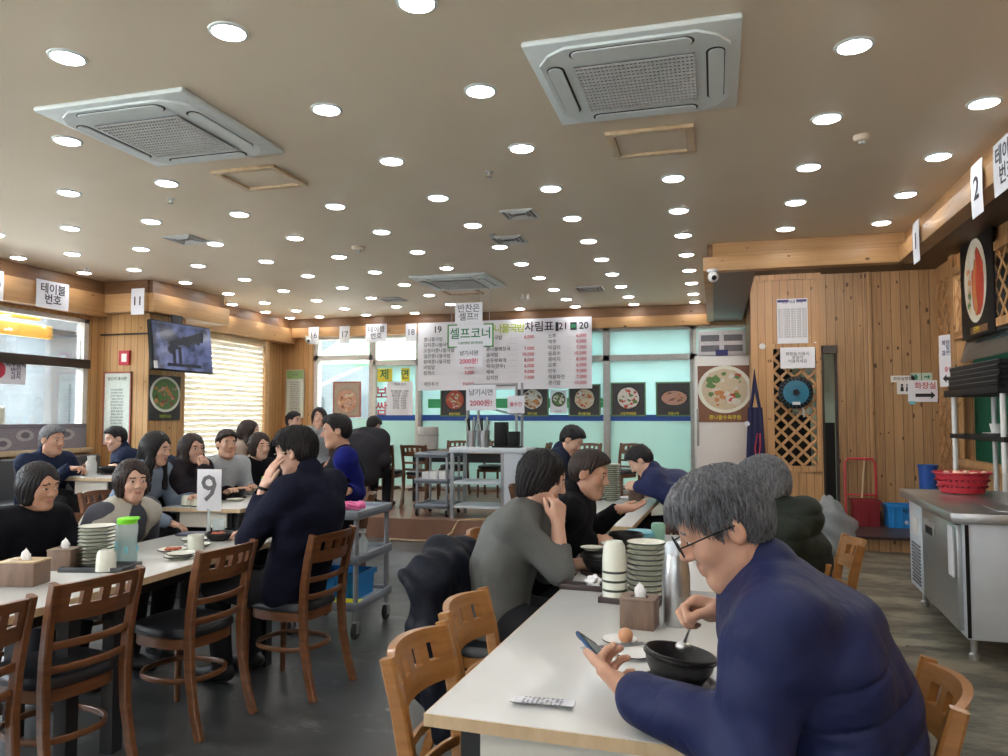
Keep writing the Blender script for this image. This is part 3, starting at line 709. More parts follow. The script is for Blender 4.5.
# menu banner
bn = thing('menu_banner', 'wide white menu banner hung across the back window', 'banner', (-3.215, 11.44, 2.395))
m = MB(); W2, H2 = 1.42, 0.55
n = 24; vs = []; fs = []
for k in range(n + 1):
    x = -W2 + 2 * W2 * k / n; y = 0.006 * math.sin(k * 1.1); zt = 0.01 * (k / n)
    vs += [(x, y, H2 + zt), (x, y, -H2 + zt), (x, y + .003, H2 + zt), (x, y + .003, -H2 + zt)]
for k in range(n):
    a = 4 * k; b = a + 4
    fs += [(a, a + 1, b + 1, b), (a + 2, b + 2, b + 3, a + 3), (a, b, b + 2, a + 2), (a + 1, a + 3, b + 3, b + 1)]
fs += [(0, 2, 3, 1), (4 * n, 4 * n + 1, 4 * n + 3, 4 * n + 2)]
m.add(vs, fs).build('sheet', M['paper'], bn)
by = -0.012
lettering(bn, '19', .15, -1.08, .43, M['ink'], by); lettering(bn, '차림표', .17, .60, .42, M['ink'], by)
lettering(bn, '21', .15, 0.98, .42, M['ink'], by); lettering(bn, '20', .15, 1.30, .42, M['ink'], by)
lettering(bn, '콩나물국밥', .15, 0.06, .41, M['inklime'], by, spacing=0.8)
bx(.86, .905, by, by + .006, .35, .49).build('bottle_icon', M['ink'], bn); bx(1.09, 1.19, by, by + .006, .36, .48).build('screen_icon', M['ink'], bn); bx(1.105, 1.175, by - .002, by + .002, .395, .45).build('icon_face', M['inkgreen'], bn)
c1 = ['콩나물국밥', '김치콩나물국밥', '오징어콩나물국밥', '얼큰콩나물국밥', '황태콩나물국밥', '비빔밥', '돈까스', '', '계란추가']
c2 = ['만두국밥', '', '콩나물해장국', '굴국밥', '순두부찌개', '떡국(만두)', '제육', '김치전', '']
c3 = ['소주', '맥주', '막걸리', '음료수', '콩비지', '모주', '만두', '해물파전', '공기밥']
def column(x, names, w):
    for i, s in enumerate(names):
        if s:
            z = -.09 + (4 - i) * .0905
            lettering(bn, s, .072, x, z, M['inkgrey'], by, 'LEFT'); lettering(bn, '%d,000' % (6 + (i * 3) % 5), .072, x + w, z, M['inkred'], by, 'RIGHT')
column(-1.32, c1, .86); column(-.26, c2, .78); column(.74, c3, .60)
g = MB()
for x, w in ((-.75, .16), (.10, .16), (1.02, .10)):
    for k in range(9): g.box(x, x + w, by, by + .002, .26 - k * .088, .263 - k * .088)
g.build('rule_lines', M['acgrille'], bn)
# self-serve signs on strings
def strings(t, xs, z0, z1):
    m = MB()
    for x in xs: m.tube([(x, 0.002, z0), (x, 0.002, z1)], 0.0018, 5)
    m.build('string', M['paper'], t)
t = sheet_sign('white hanging sheet asking guests to serve side dishes themselves', (-2.86, 8.68, 2.68), 0, .35, .25, [('반찬은\n셀프!!', .105, 0, 0, 'inkgrey')]); strings(t, (-.15, .15), .12, .42)
t = thing('hanging_sign', 'clear self-serve corner sign with green bracket frame hanging over the counter', 'sign', (-2.845, 8.70, 2.405))
bx(-.285, .285, 0, .004, -.135, .135).build('board', M['paper'], t)
g = MB()
for s in (-1, 1):
    g.box(s * .285 - .008, s * .285 + .008, -.006, .006, -.142, .142); g.box(min(s * .285, s * .17), max(s * .285, s * .17), -.006, .006, .128, .143); g.box(min(s * .285, s * .17), max(s * .285, s * .17), -.006, .006, -.143, -.128)
g.build('green_bracket', plain('leaf_green_frame', (0.06, 0.30, 0.05), 0.4), t)
lettering(t, '셀프코너', .145, 0, .02, M['inkgreen'], -.004); lettering(t, '드실만큼만 담아주세요', .034, 0, -.09, M['inkgreen'], -.004); strings(t, (-.24, .24), .14, .7)
sheet_sign('white leftover charge sheet hanging right under the self-serve corner sign', (-2.86, 8.69, 2.145), 0, .36, .24, [('남기시면', .065, 0, .045, 'inkgrey'), ('2000원!', .075, 0, -.055, 'inkpink')])
sheet_sign('white leftover charge sheet on the metal frame of the counter', (-2.74, 8.80, 1.655), 0, .38, .31, [('남기시면', .085, 0, .06, 'inkgrey'), ('2000원!', .09, 0, -.07, 'inkred')])
sheet_sign('small white sheet with red letters hung beside the counter frame', (-2.30, 8.80, 1.57), 0, .21, .21, [('물수건', .055, 0, 0, 'inkred')])

def blob(m, x, z, rx, rz, y, mi, n=12, jit=.2):
    pts = []
    for k in range(n):
        a = 2 * math.pi * k / n; r = 1 + random.uniform(-jit, jit); pts.append((x + rx * r * math.cos(a), z + rz * r * math.sin(a)))
    m.add([(p[0], y, p[1]) for p in pts] + [(p[0], y + .001, p[1]) for p in pts], [tuple(range(n))] + [(i, n + i, n + (i + 1) % n, (i + 1) % n) for i in range(n)], mi)
FOOD = [plain('print_cream', (0.55, 0.47, 0.33), .5), plain('print_red', (0.45, 0.06, 0.035), .5), plain('print_green', (0.10, 0.21, 0.06), .5),
        plain('print_white', (0.62, 0.60, 0.55), .5), plain('print_orange', (0.50, 0.21, 0.07), .5), plain('print_brown', (0.20, 0.09, 0.05), .5), plain('print_pinkish', (0.50, 0.27, 0.20), .5)]
def food_poster(label, loc, rotz, w, h, frame, board, pal, dish=(0, .04, .36, .36), caption='', rim='stone', capmat='inkyellow', name='food_poster', group=None, rows=0):
    t = thing(name, label, 'poster', loc, rotz, group)
    bx(-w / 2, w / 2, 0, .012, -h / 2, h / 2).build('board', M[board] if isinstance(board, str) else board, t)
    if frame:
        f = MB(); b = .022
        f.box(-w / 2, w / 2, -.008, .014, h / 2 - b, h / 2); f.box(-w / 2, w / 2, -.008, .014, -h / 2, -h / 2 + b)
        f.box(-w / 2, -w / 2 + b, -.008, .014, -h / 2 + b, h / 2 - b); f.box(w / 2 - b, w / 2, -.008, .014, -h / 2 + b, h / 2 - b); f.build('frame', M[frame], t)
    dx, dz, rx, rz = dish[0] * w, dish[1] * h, dish[2] * w, dish[3] * h
    d = MB(); blob(d, dx, dz, rx, rz, -.002, 0, 32, 0); d.build('printed_dish', M[rim] if isinstance(rim, str) else rim, t)
    fd = MB(); k_ = .0
    blob(fd, dx, dz, rx * .86, rz * .86, -.0035, pal[0], 28, .02)
    for q in range(46):
        a = random.uniform(0, 6.28); r = math.sqrt(random.random()) * .72
        s = random.uniform(.08, .19); blob(fd, dx + rx * r * math.cos(a), dz + rz * r * math.sin(a), rx * s, rz * s * random.uniform(.6, 1), -.0042 - q * .00006, pal[q % len(pal)], 9, .25)
    fd.build('printed_food', FOOD, t)
    if caption: lettering(t, caption, h * .085, 0, -h * .42, M[capmat], -.009)
    return t
food_poster('framed food poster hanging on the wide-view back window pane', (-6.02, 11.672, 1.72), 0, .52, .60, 'red_frame', plain('faded_poster', (0.40, 0.31, 0.24), .5), [6, 0, 4, 5, 0], (0, -.05, .42, .38), '', plain('poster_plate', (0.33, 0.27, 0.2), .5))
yy = 11.668
food_poster('green framed food poster with red topped bowl behind the leftover sheet', (-4.08, yy, 1.68), 0, .50, .50, 'frame_green', 'poster_dark', [1, 4, 0, 4, 3, 1], caption='돌솥비빔밥', group='food posters on the back window')
food_poster('green framed food poster half hidden by the counter frame', (-2.78, yy, 1.68), 0, .52, .50, 'frame_green', 'poster_dark', [3, 4, 0, 5], caption='만두국밥', group='food posters on the back window')
food_poster('small white notice with a bowl picture between two food posters', (-2.36, yy, 1.66), 0, .26, .36, None, 'paper', [2, 3, 5, 3], (0, .1, .42, .32), '초당두부', capmat='inkgrey', name='picture_notice')
food_poster('green framed food poster of a pale noodle bowl beside the green strip', (-1.95, yy, 1.68), 0, .50, .50, 'frame_green', 'poster_dark', [0, 0, 4, 3, 1, 0], caption='콩나물국밥', group='food posters on the back window')
food_poster('green framed food poster of mixed rice beside the window post', (-1.275, yy, 1.69), 0, .53, .52, 'frame_green', 'poster_dark', [3, 1, 3, 2, 1, 3], caption='오징어비빔밥', group='food posters on the back window')
food_poster('green framed food poster of sliced meat nearest the white fridge', (-.60, yy, 1.69), 0, .52, .52, 'frame_green', 'poster_dark', [6, 4, 6, 6, 5], (0.02, .03, .42, .24), '모듬수육', group='food posters on the back window')
t = thing('window_strip', 'green strip with white letters stuck low across the back window', 'sticker', (-3.1, 11.683, 1.64))
bx(-1.45, 1.47, 0, .004, -.075, .075).build('film', plain('green_film', (0.03, 0.36, 0.13), .4), t); lettering(t, '상가', .13, 1.30, 0, M['paper'], -.004)
sheet_sign('long white menu notice beside the end of the banner', (-5.05, 11.672, 1.73), 0, .47, .56, [('차림표 안내', .045, 0, .235, 'inkgrey'), ('콩나물국밥   7,000\n김치국밥   7,500\n황태국밥   8,000\n순두부   8,000\n비빔밥   8,000\n돈까스   9,000\n김치전   9,000\n공기밥   1,000', .042, 0, -.02, 'inkgrey')], cat='notice')
t = thing('window_sticker', 'yellow and red shop letters stuck on the back window', 'sticker', (-5.2, 11.655, 2.1))
bx(-.25, .02, 0, .002, -.09, .13).build('yellow_film', M['inkyellow'], t); bx(.18, .33, 0, .002, -.09, .13).build('yellow_film', M['inkyellow'], t)
lettering(t, '제', .19, -.12, .02, M['inkgreen'], -.003); lettering(t, '면', .17, .25, .02, M['inkgreen'], -.003)
lettering(t, '보\n쌈', .24, -.17, -.42, M['inkred'], -.003, line=1.1)
# pier: notice board, alarm, poster
def notice_board(label, loc, w, h, frame, title, n, head=None):
    t = thing('notice_board', label, 'notice board', loc)
    bx(-w / 2, w / 2, 0, .01, -h / 2, h / 2).build('sheet', plain('pale_green_paper', (0.62, 0.68, 0.60), .5), t)
    f = MB(); b = .02
    for q in ((-w / 2, w / 2, h / 2 - b, h / 2), (-w / 2, w / 2, -h / 2, -h / 2 + b), (-w / 2, -w / 2 + b, -h / 2, h / 2), (w / 2 - b, w / 2, -h / 2, h / 2)): f.box(q[0], q[1], -.008, .012, q[2], q[3])
    f.build('frame', M[frame] if isinstance(frame, str) else frame, t)
    if head: bx(-w / 2 + b, w / 2 - b, -.003, 0, h / 2 - .16, h / 2 - b).build('heading_band', head, t)
    lettering(t, title, .05, 0, h / 2 - .09, M['inkgrey'], -.005)
    lettering(t, '\n'.join('가나다라 마바사 아자 차카타'[(k * 3) % 5:(k * 3) % 5 + 9] for k in range(n)), .028, 0, -.05, M['inkgrey'], -.003, line=1.35)
    return t
notice_board('tall pale notice in a red brown frame on the honey pine pier', (-7.12, 7.735, 1.52), .42, .92, 'red_frame', '원산지 표시판', 16)
notice_board('tall pale notice with green heading on the far corner panel', (-6.99, 11.635, 1.82), .36, .84, plain('pale_frame', (.5, .5, .4), .5), '안내문', 14, plain('green_heading', (0.25, 0.42, 0.16), .5))
t = thing('fire_alarm_box', 'small red fire alarm box on the honey pine pier', 'alarm', (-7.02, 7.75, 2.15))
bx(-.075, .075, -.035, 0, -.09, .09, bev=.006).build('casing', M['red_plastic'], t); bx(-.03, .045, -.038, -.034, -.05, .05).build('cover', M['white'], t)
food_poster('dark poster of a salad plate under the television', (-6.665, 8.04, 1.66), EAST, .56, .56, None, 'poster_dark', [2, 4, 2, 6, 2, 4, 5], (0, .08, .49, .40), '비빔막국수', 'ceramic', 'inklime')
# television
tv = thing('television', 'wall mounted black television showing a grey film scene', 'television', (-6.42, 8.05, 2.29), EAST)
tv.rotation_euler = (math.radians(-6), 0, EAST - 0.04)
bx(-.53, .53, -.0, .06, -.305, .305, bev=.012).build('casing', M['dark'], tv)
def m_screen():
    m, nt, b = new_mat('lit_tv_screen'); co = coords(nt)
    f = noise(nt, co, 3.2, 4, 0.6); c = ramp(nt, f, [(0.42, (0.02, 0.024, 0.04)), (0.55, (0.10, 0.12, 0.24)), (0.7, (0.15, 0.17, 0.32))])
    nt.links.new(c, b.inputs['Emission Color']); b.inputs['Emission Strength'].default_value = 0.38; b.inputs['Base Color'].default_value = (.01, .01, .01, 1); b.inputs['Roughness'].default_value = .15
    return m
bx(-.515, .515, -.004, 0, -.29, .29).build('screen', m_screen(), tv)
g = MB(); g.tube([(-.25, -.006, .02), (.05, -.006, .10), (.36, -.006, .20)], .035, sec=(.01, 1, (0, 1, 0)))
for k in range(8): blob(g, -.22 + k * .08, -.02 + k * .03 + random.uniform(-.05, .05), .05, .06, -.007, 0, 8, .4)
for x in (-.2, -.1): g.box(x, x + .05, -.008, -.006, -.22, .0)
g.box(-.3, .3, -.007, -.006, -.25, -.21); g.build('picture_shapes', glow('dark_picture_shapes', (0.012, 0.013, 0.02), 0.3), tv)
bx(-.52, -.47, -.012, 0, -.29, -.2).build('label_sticker', M['white'], tv)
g = MB(); g.box(-.09, .09, .06, .08, -.1, .42); g.tube([(0, .07, .1), (.0, .24, .12)], .03); g.box(-.08, .08, .22, .245, 0, .25); g.build('bracket', M['black_metal'], tv)
# banner strip with roof tile pattern in the window, and a sticker
t = thing('window_banner', 'grey printed strip of roof tile patterns along the window sill', 'banner', (-7.405, 3.2, 1.195), EAST)
bx(-4.2, 4.36, -.004, 0, -.145, .145).build('sheet', plain('lilac_grey_print', (0.24, 0.22, 0.25), .6), t)
g = MB()
for k in range(30):
    x = -4.05 + k * .28
    blob(g, x, .02 if k % 2 else -.065, .115, .065, -.006, 0, 14, .03); blob(g, x, .02 if k % 2 else -.065, .06, .035, -.0075, 1, 10, .1)
for z in (.10, .125): g.box(-4.2, 4.36, -.0055, -.004, z, z + .012, mi=1)
g.build('tile_pattern', [plain('pale_tile_print', (0.42, 0.40, 0.43), .6), plain('dark_tile_print', (0.15, 0.13, 0.16), .6)], t)
t = sheet_sign('lilac paper notice stuck on the large left window', (-7.455, 6.46, 1.93), EAST, .56, .30, [('외부음식\n반입\n금지', .07, .15, 0, 'inknavy')], cat='notice')
g = MB(); blob(g, -.1, 0, .12, .11, -.009, 0, 16, .05); g.build('emblem', M['inkred'], t)
# horizontal blind
bl = thing('window_blind', 'cream striped roller blind filling the far left window', 'blind', (-7.16, 9.86, 0.45), EAST)
bx(-1.08, 1.08, -.04, .05, 2.12, 2.22, bev=.01).build('cassette', M['edge_wood'], bl)
g = MB()
for k in range(27):
    z = 2.10 - k * .077; g.add([(-1.06, -.012, z), (1.06, -.012, z), (1.06, .004, z - .058), (-1.06, .004, z - .058), (-1.06, -.010, z), (1.06, -.010, z), (1.06, .006, z - .058), (-1.06, .006, z - .058)],
                                [(0, 3, 2, 1), (4, 5, 6, 7), (0, 1, 5, 4), (2, 3, 7, 6), (0, 4, 7, 3), (1, 2, 6, 5)])
g.build('bands', M['blind'], bl)
bx(-1.06, 1.06, .008, .0095, .04, 2.12).build('sheer_backing', m_film('sheer_backing', (.88, .84, .74), .5, .55), bl)
bx(-1.06, 1.06, -.015, .012, .0, .03).build('bottom_bar', M['edge_wood'], bl)
# things on the pillar and pine wall
yp = 9.965
t = sheet_sign('tall white printed list on the lattice pillar', (.94, yp - .005, 2.61), 0, .36, .56, [('보건 위생 안내', .04, 0, .235, 'inknavy'), ('\n'.join('가나 다라마 바사 아자 차카' for k in range(13)), .03, 0, -.03, 'inkgrey')], cat='notice')
bx(-.17, -.04, -.008, -.005, .235, .265).box(.05, .17, -.008, -.005, .235, .265).build('heading_bars', M['inknavy'], t)
sheet_sign('white restroom notice taped at the top of the lattice', (.99, yp - .03, 2.15), 0, .40, .26, [('화장실 이용시\n옷걸이\n이용하세요', .048, 0, 0, 'inkgrey')], cat='notice')
fn = thing('wall_fan', 'round teal wall fan hanging on the pillar lattice', 'fan', (.96, 9.93, 1.72))
X = RX(math.pi / 2)
MB().lathe([(.185, -.03), (.20, -.02), (.20, .03), (.185, .04)], 36, X=X).build('guard_rim', M['dark'], fn)
g = MB(); g.lathe([(.0, .052), (.06, .05), (.185, .036), (.185, .03), (0, .03)], 36, X=X); g.build('fan_disc', M['teal_fan'], fn)
g = MB()
for k in range(24):
    a = k * math.pi / 12; g.tube([(.05 * math.cos(a), -.055, .05 * math.sin(a)), (.12 * math.cos(a + .2), -.056, .12 * math.sin(a + .2)), (.188 * math.cos(a + .3), -.042, .188 * math.sin(a + .3))], .0022, 5)
g.build('guard_wire', plain('teal_wire', (.02, .12, .2), .4), fn)
MB().lathe([(.045, .05), (.045, .066), (.0, .07)], 5, X=X).build('hub', M['dark'], fn); bx(-.045, .045, -.062, -.05, -.15, -.115).build('label_plate', M['white'], fn)
g = MB(); g.tube([(.08, -.03, -.2), (.09, -.02, -.3)], .012, 6); g.build('pull_cord', M['acgrille'], fn)
for k, (x, z) in enumerate(((.585, 2.305), (1.215, 2.31))):
    t = thing('wall_socket', ['round white socket on the left pillar board', 'small white socket at the right corner of the pillar trim'][k], 'socket', (x, 9.995, z)); MB().lathe([(.038, 0), (.038, .012), (.02, .016)], 16, X=X).build('plate', M['white'], t)
yw = 10.09
t = thing('direction_sign', 'narrow white toilet direction plate on the pine wall', 'sign', (2.19, yw, 1.88)); bx(-.13, .13, 0, .006, -.04, .04).build('plate', M['white'], t); lettering(t, '화장실방향', .045, 0, 0, M['ink'], -.002)
t = thing('direction_sign', 'white toilet plate with two figures on the pine wall', 'sign', (2.21, yw - .004, 1.77)); bx(-.085, .085, 0, .006, -.075, .075).build('plate', M['white'], t)
g = MB()
for s in (-1, 1): g.ball((s * .03, -.003, .035), (.014, .003, .014), nu=10, nv=6); g.prism([(s * .03 - .02, -.04), (s * .03 + .02, -.04), (s * .03 + .013, .018), (s * .03 - .013, .018)], 0, .003, X=X)
g.build('pictogram', M['ink'], t)
for k, x in enumerate((2.335, 2.455)):
    t = thing('exit_sign', ['green figure exit plate, left of two above the arrow sheet', 'green arrow exit plate, right of two above the arrow sheet'][k], 'sign', (x, yw, 1.90)); bx(-.055, .055, 0, .006, -.05, .05).build('plate', plain('pale_green_plate', (.45, .6, .5), .5), t)
    g = MB(); (g.prism([(-.03, -.008), (.01, -.008), (.01, -.025), (.035, 0), (.01, .025), (.01, .008), (-.03, .008)], 0, .003, X=X) if k else g.prism([(-.012, -.03), (.012, -.03), (.02, .0), (.008, .03), (-.01, .03)], 0, .003, X=X)); g.build('pictogram', M['inkgreen'], t)
t = sheet_sign('white toilet sheet with a thick black arrow on the pine wall', (2.40, yw - .012, 1.73), 0, .32, .26, [('화장실', .085, .03, .06, 'inkred')])
MB().prism([(-.09, -.02), (.08, -.02), (.08, -.045), (.125, 0), (.08, .045), (.08, .02), (-.09, .02)], 0, .002, X=T(.01, -.006, -.05) @ X).build('arrow', M['ink'], t)
bx(-.15, -.08, -.008, -.006, -.16, -.12).build('tape', M['aqua_plastic'], t)
t = sheet_sign('white sheet with an arrow on the right corner post', (2.52, 9.45, 2.05), WEST + .5, .26, .58, [('화장실\n및\n흡연실', .06, 0, .14, 'inknavy'), ('출입', .06, 0, -.10, 'inkred')])
MB().prism([(.06, -.02), (-.03, -.02), (-.03, -.045), (-.08, 0), (-.03, .045), (-.03, .02), (.06, .02)], 0, .002, X=T(0, -.006, -.2) @ X).build('arrow', M['ink'], t)
# tall poster of a red pork cutlet dish on the right wall
t = thing('food_poster', 'tall dark poster of a long white plate of sauced meat', 'poster', (2.52, 8.46, 2.72), WEST)
bx(-.48, .48, 0, .02, -.50, .50, bev=.004).build('board', M['dark'], t)
g = MB(); blob(g, -.02, .06, .33, .42, -.003, 0, 40, 0); g.build('printed_plate', M['ceramic'], t)
g = MB(); blob(g, .06, .03, .18, .34, -.005, 1, 24, .06); blob(g, .0, .0, .07, .28, -.0062, 4, 20, .08); blob(g, .10, .04, .09, .27, -.0066, 1, 20, .05)
blob(g, -.06, .28, .08, .11, -.006, 3, 18, .03)
for q in range(6): blob(g, -.2 + random.uniform(-.02, .02), .16 - q * .055, .05, .05, -.006 - q * .0001, 0 if q % 2 else 4, 10, .2)
for q in range(5): blob(g, -.19 + random.uniform(-.03, .03), -.04 - q * .045, .045, .035, -.0064 - q * .0001, 2 if q % 2 else 0, 9, .3)
g.build('printed_food', FOOD, t); bx(-.2, .3, -.004, 0, -.47, -.40).build('caption_band', M['chair_far'], t); lettering(t, '돈까스', .07, .0, -.435, M['inkyellow'], -.006)
# aprons on the pillar corner
ap = thing('apron', 'navy apron with red strings hanging on the pillar corner', 'apron', (.48, 9.86, -.08))
g = MB(); n = 12; vs = []; fs = []
for k in range(n + 1):
    z = 1.62 - 1.0 * k / n; wd = .085 + .004 * k
    for i in range(13):
        x = -wd + 2 * wd * i / 12; y = .02 * math.sin(i * 1.6 + k * .15) * (0.3 + k / n)
        vs.append((x, y, z))
o_ = len(vs); vs += [(x, y + .012, z) for x, y, z in vs]
for k in range(n):
    for i in range(12):
        a = k * 13 + i; fs += [(a, a + 13, a + 14, a + 1), (o_ + a, o_ + a + 1, o_ + a + 14, o_ + a + 13)]
g.add(vs, fs).build('cloth', M['navy_cloth'], ap, angle=180)
g = MB(); g.tube([(-.05, 0, 1.62), (-.02, .02, 1.80), (.0, .06, 2.10), (.02, .02, 1.80), (.05, 0, 1.62)], .02, 8); g.build('neck_strap', M['navy_cloth'], ap)
g = MB(); g.tube([(.02, -.03, 1.3), (-.01, -.035, 1.12), (.0, -.03, .95), (-.03, -.03, .85)], .006, 6); g.tube([(.05, -.03, 1.3), (.05, -.035, 1.15), (.03, -.03, 1.0)], .006, 6); g.build('red_string', M['red_plastic'], ap)
g = MB(); blob(g, -.10, 1.42, .035, .03, -.03, 0, 10, .2); g.build('emblem', M['paper'], ap)
g = MB(); g.tube([(.0, .14, 2.10), (.0, .05, 2.105), (.0, .05, 2.12)], .006, 6); g.build('hook', M['steel'], ap)
# tall white fridge with poster, box on top
fr = thing('fridge', 'tall white fridge with a food poster on its door', 'fridge', (.10, 10.95, .23))
bx(-.36, .36, -.33, .33, 0.04, 2.02, bev=.015).build('cabinet', M['white'], fr); bx(-.35, .35, -.36, -.332, .5, 2.0, bev=.008).build('door', M['white'], fr)
bx(-.2, .25, -.35, -.331, .12, .44).build('vent_panel', M['acgrille'], fr); bx(-.34, -.31, -.385, -.36, .8, 1.3, bev=.006).build('handle', M['alu'], fr)
g = MB()
for x in (-.3, .3):
    for y in (-.28, .28): g.lathe([(.03, 0), (.03, .045)], 12, X=T(x, y, 0))
g.build('foot', M['dark'], fr)
food_poster('square poster of a noodle and meat platter on the white fridge', (.13, 10.578, 1.73), 0, .70, .76, None, FOOD[5], [0, 2, 3, 4, 0, 2, 3, 1], (0, .08, .50, .42), '콩나물수육무침', 'ceramic', 'inkyellow')
t = thing('ice_maker', 'white slotted cabinet box standing on top of the white fridge', 'appliance', (.10, 10.85, 2.255)); bx(-.31, .31, -.24, .26, 0, .34, bev=.015).build('casing', plain('lilac_white_plastic', (.62, .60, .62), .4), t)
g = MB()
for x in (-.27, .03):
    for z in (.05, .19): g.box(x, x + .24, -.246, -.24, z, z + .085)
g.build('slots', M['inkgrey'], t); bx(-.08, .08, -.262, -.24, -.005, .07).build('tag', M['inknavy'], t)
M['dark_red'] = plain('dark_red_plastic_tub', (.22, .015, .022), .5)
# right platform: crates, hand truck, bins, plastic bags
def crate(label, loc, w, d, h, m, rz=0):
    t = thing('plastic_crate', label, 'crate', loc, rz); g = MB(); a = .94
    g.add([(-w * a, -d * a, 0), (w * a, -d * a, 0), (w * a, d * a, 0), (-w * a, d * a, 0), (-w, -d, h), (w, -d, h), (w, d, h), (-w, d, h), (-w * .95, -d * .95, h), (w * .95, -d * .95, h), (w * .95, d * .95, h), (-w * .95, d * .95, h), (-w * .9, -d * .9, .02), (w * .9, -d * .9, .02), (w * .9, d * .9, .02), (-w * .9, d * .9, .02)],
          [(3, 2, 1, 0), (0, 1, 5, 4), (1, 2, 6, 5), (2, 3, 7, 6), (3, 0, 4, 7), (4, 5, 9, 8), (5, 6, 10, 9), (6, 7, 11, 10), (7, 4, 8, 11), (8, 9, 13, 12), (9, 10, 14, 13), (10, 11, 15, 14), (11, 8, 12, 15), (12, 13, 14, 15)])
    g.build('tub', m, t); r = MB(); r.box(-w - .012, w + .012, -d - .012, -d + .004, h - .035, h); r.box(-w - .012, w + .012, d - .004, d + .012, h - .035, h); r.box(-w - .012, -w + .004, -d, d, h - .035, h); r.box(w - .004, w + .012, -d, d, h - .035, h)
    for x in (-w * .6, 0, w * .6): r.box(x - .008, x + .008, -d - .01, -d + .005, .01, h)
    r.build('rim', m, t); return t
t = crate('bright blue plastic crate on the platform by the pine wall', (2.05, 9.72, .155), .16, .14, .26, M['cyan_plastic']); lettering(t, '식자재', .06, .06, .2, M['ink'], -.185); lettering(t, 'e', .09, .02, .08, M['paper'], -.185)
crate('dark red plastic crate standing beside the hand truck', (1.68, 9.75, .155), .14, .13, .30, M['dark_red'])
ht = thing('hand_truck', 'red tubular hand truck leaning on the pine wall', 'hand truck', (1.68, 9.98, .155))
g = MB(); g.tube([(-.17, 0, 0), (-.17, .04, .7), (-.14, .05, .76), (.14, .05, .76), (.17, .04, .7), (.17, 0, 0)], .013, 8); g.tube([(-.17, .01, .33), (.17, .01, .33)], .01, 8); g.build('frame', M['red_plastic'], ht)
bx(-.18, .18, -.16, .02, 0.012, .022).build('toe_plate', M['red_plastic'], ht)
for s in (-1, 1): MB().lathe([(.0, -.015), (.07, -.015), (.07, .015), (.0, .015)], 18, X=T(s * .2, .03, .07) @ RY(math.pi / 2)).build('wheel', M['rubber'], ht)
t = thing('wooden_pole', 'thin pale stick leaning inside the red hand truck', 'stick', (1.68, 9.9, .155)); MB().tube([(-.03, 0, .005), (.06, .15, .78)], .011, 8).build('shaft', M['edge_wood'], t)
t = thing('bin', 'upright blue plastic bin beside the pine wall', 'bin', (2.38, 9.86, .155))
MB().lathe([(.085, 0), (.10, .68), (.11, .68), (.11, .71), (.095, .71), (.075, .03)], 28).build('bucket', M['blue_plastic'], t)
t = thing('plastic_bag', 'heap of clear plastic sheeting at the foot of the pillar', 'bag', (1.10, 8.55, .0))
bm2 = bmesh.new(); bmesh.ops.create_icosphere(bm2, subdivisions=4, radius=1)
for v in bm2.verts:
    c = v.co; k = 1 + .18 * math.sin(7 * c.x + 3 * c.z) * math.sin(6 * c.y + 2) + .12 * math.sin(13 * c.z + 5 * c.x); v.co = Vector((c.x * .24 * k * (1.15 - .5 * max(0, c.z)), c.y * .22 * k, max(0.0, .24 + c.z * .34 * k)))
me = bpy.data.meshes.new('sheeting'); bm2.to_mesh(me); bm2.free(); me.materials.append(M['poly']); me.polygons.foreach_set('use_smooth', [True] * len(me.polygons)); link('sheeting', me, t)
t = thing('floor_bench', 'grey vinyl window bench under the tile pattern strip', 'bench', (-7.2, 5.2, .15)); bx(-.13, .02, -2.2, 2.38, 0, .82, bev=.03).build('backrest', M['bench'], t); bx(.0, .42, -2.2, 2.0, 0, .40, bev=.03).build('seat', M['bench'], t)
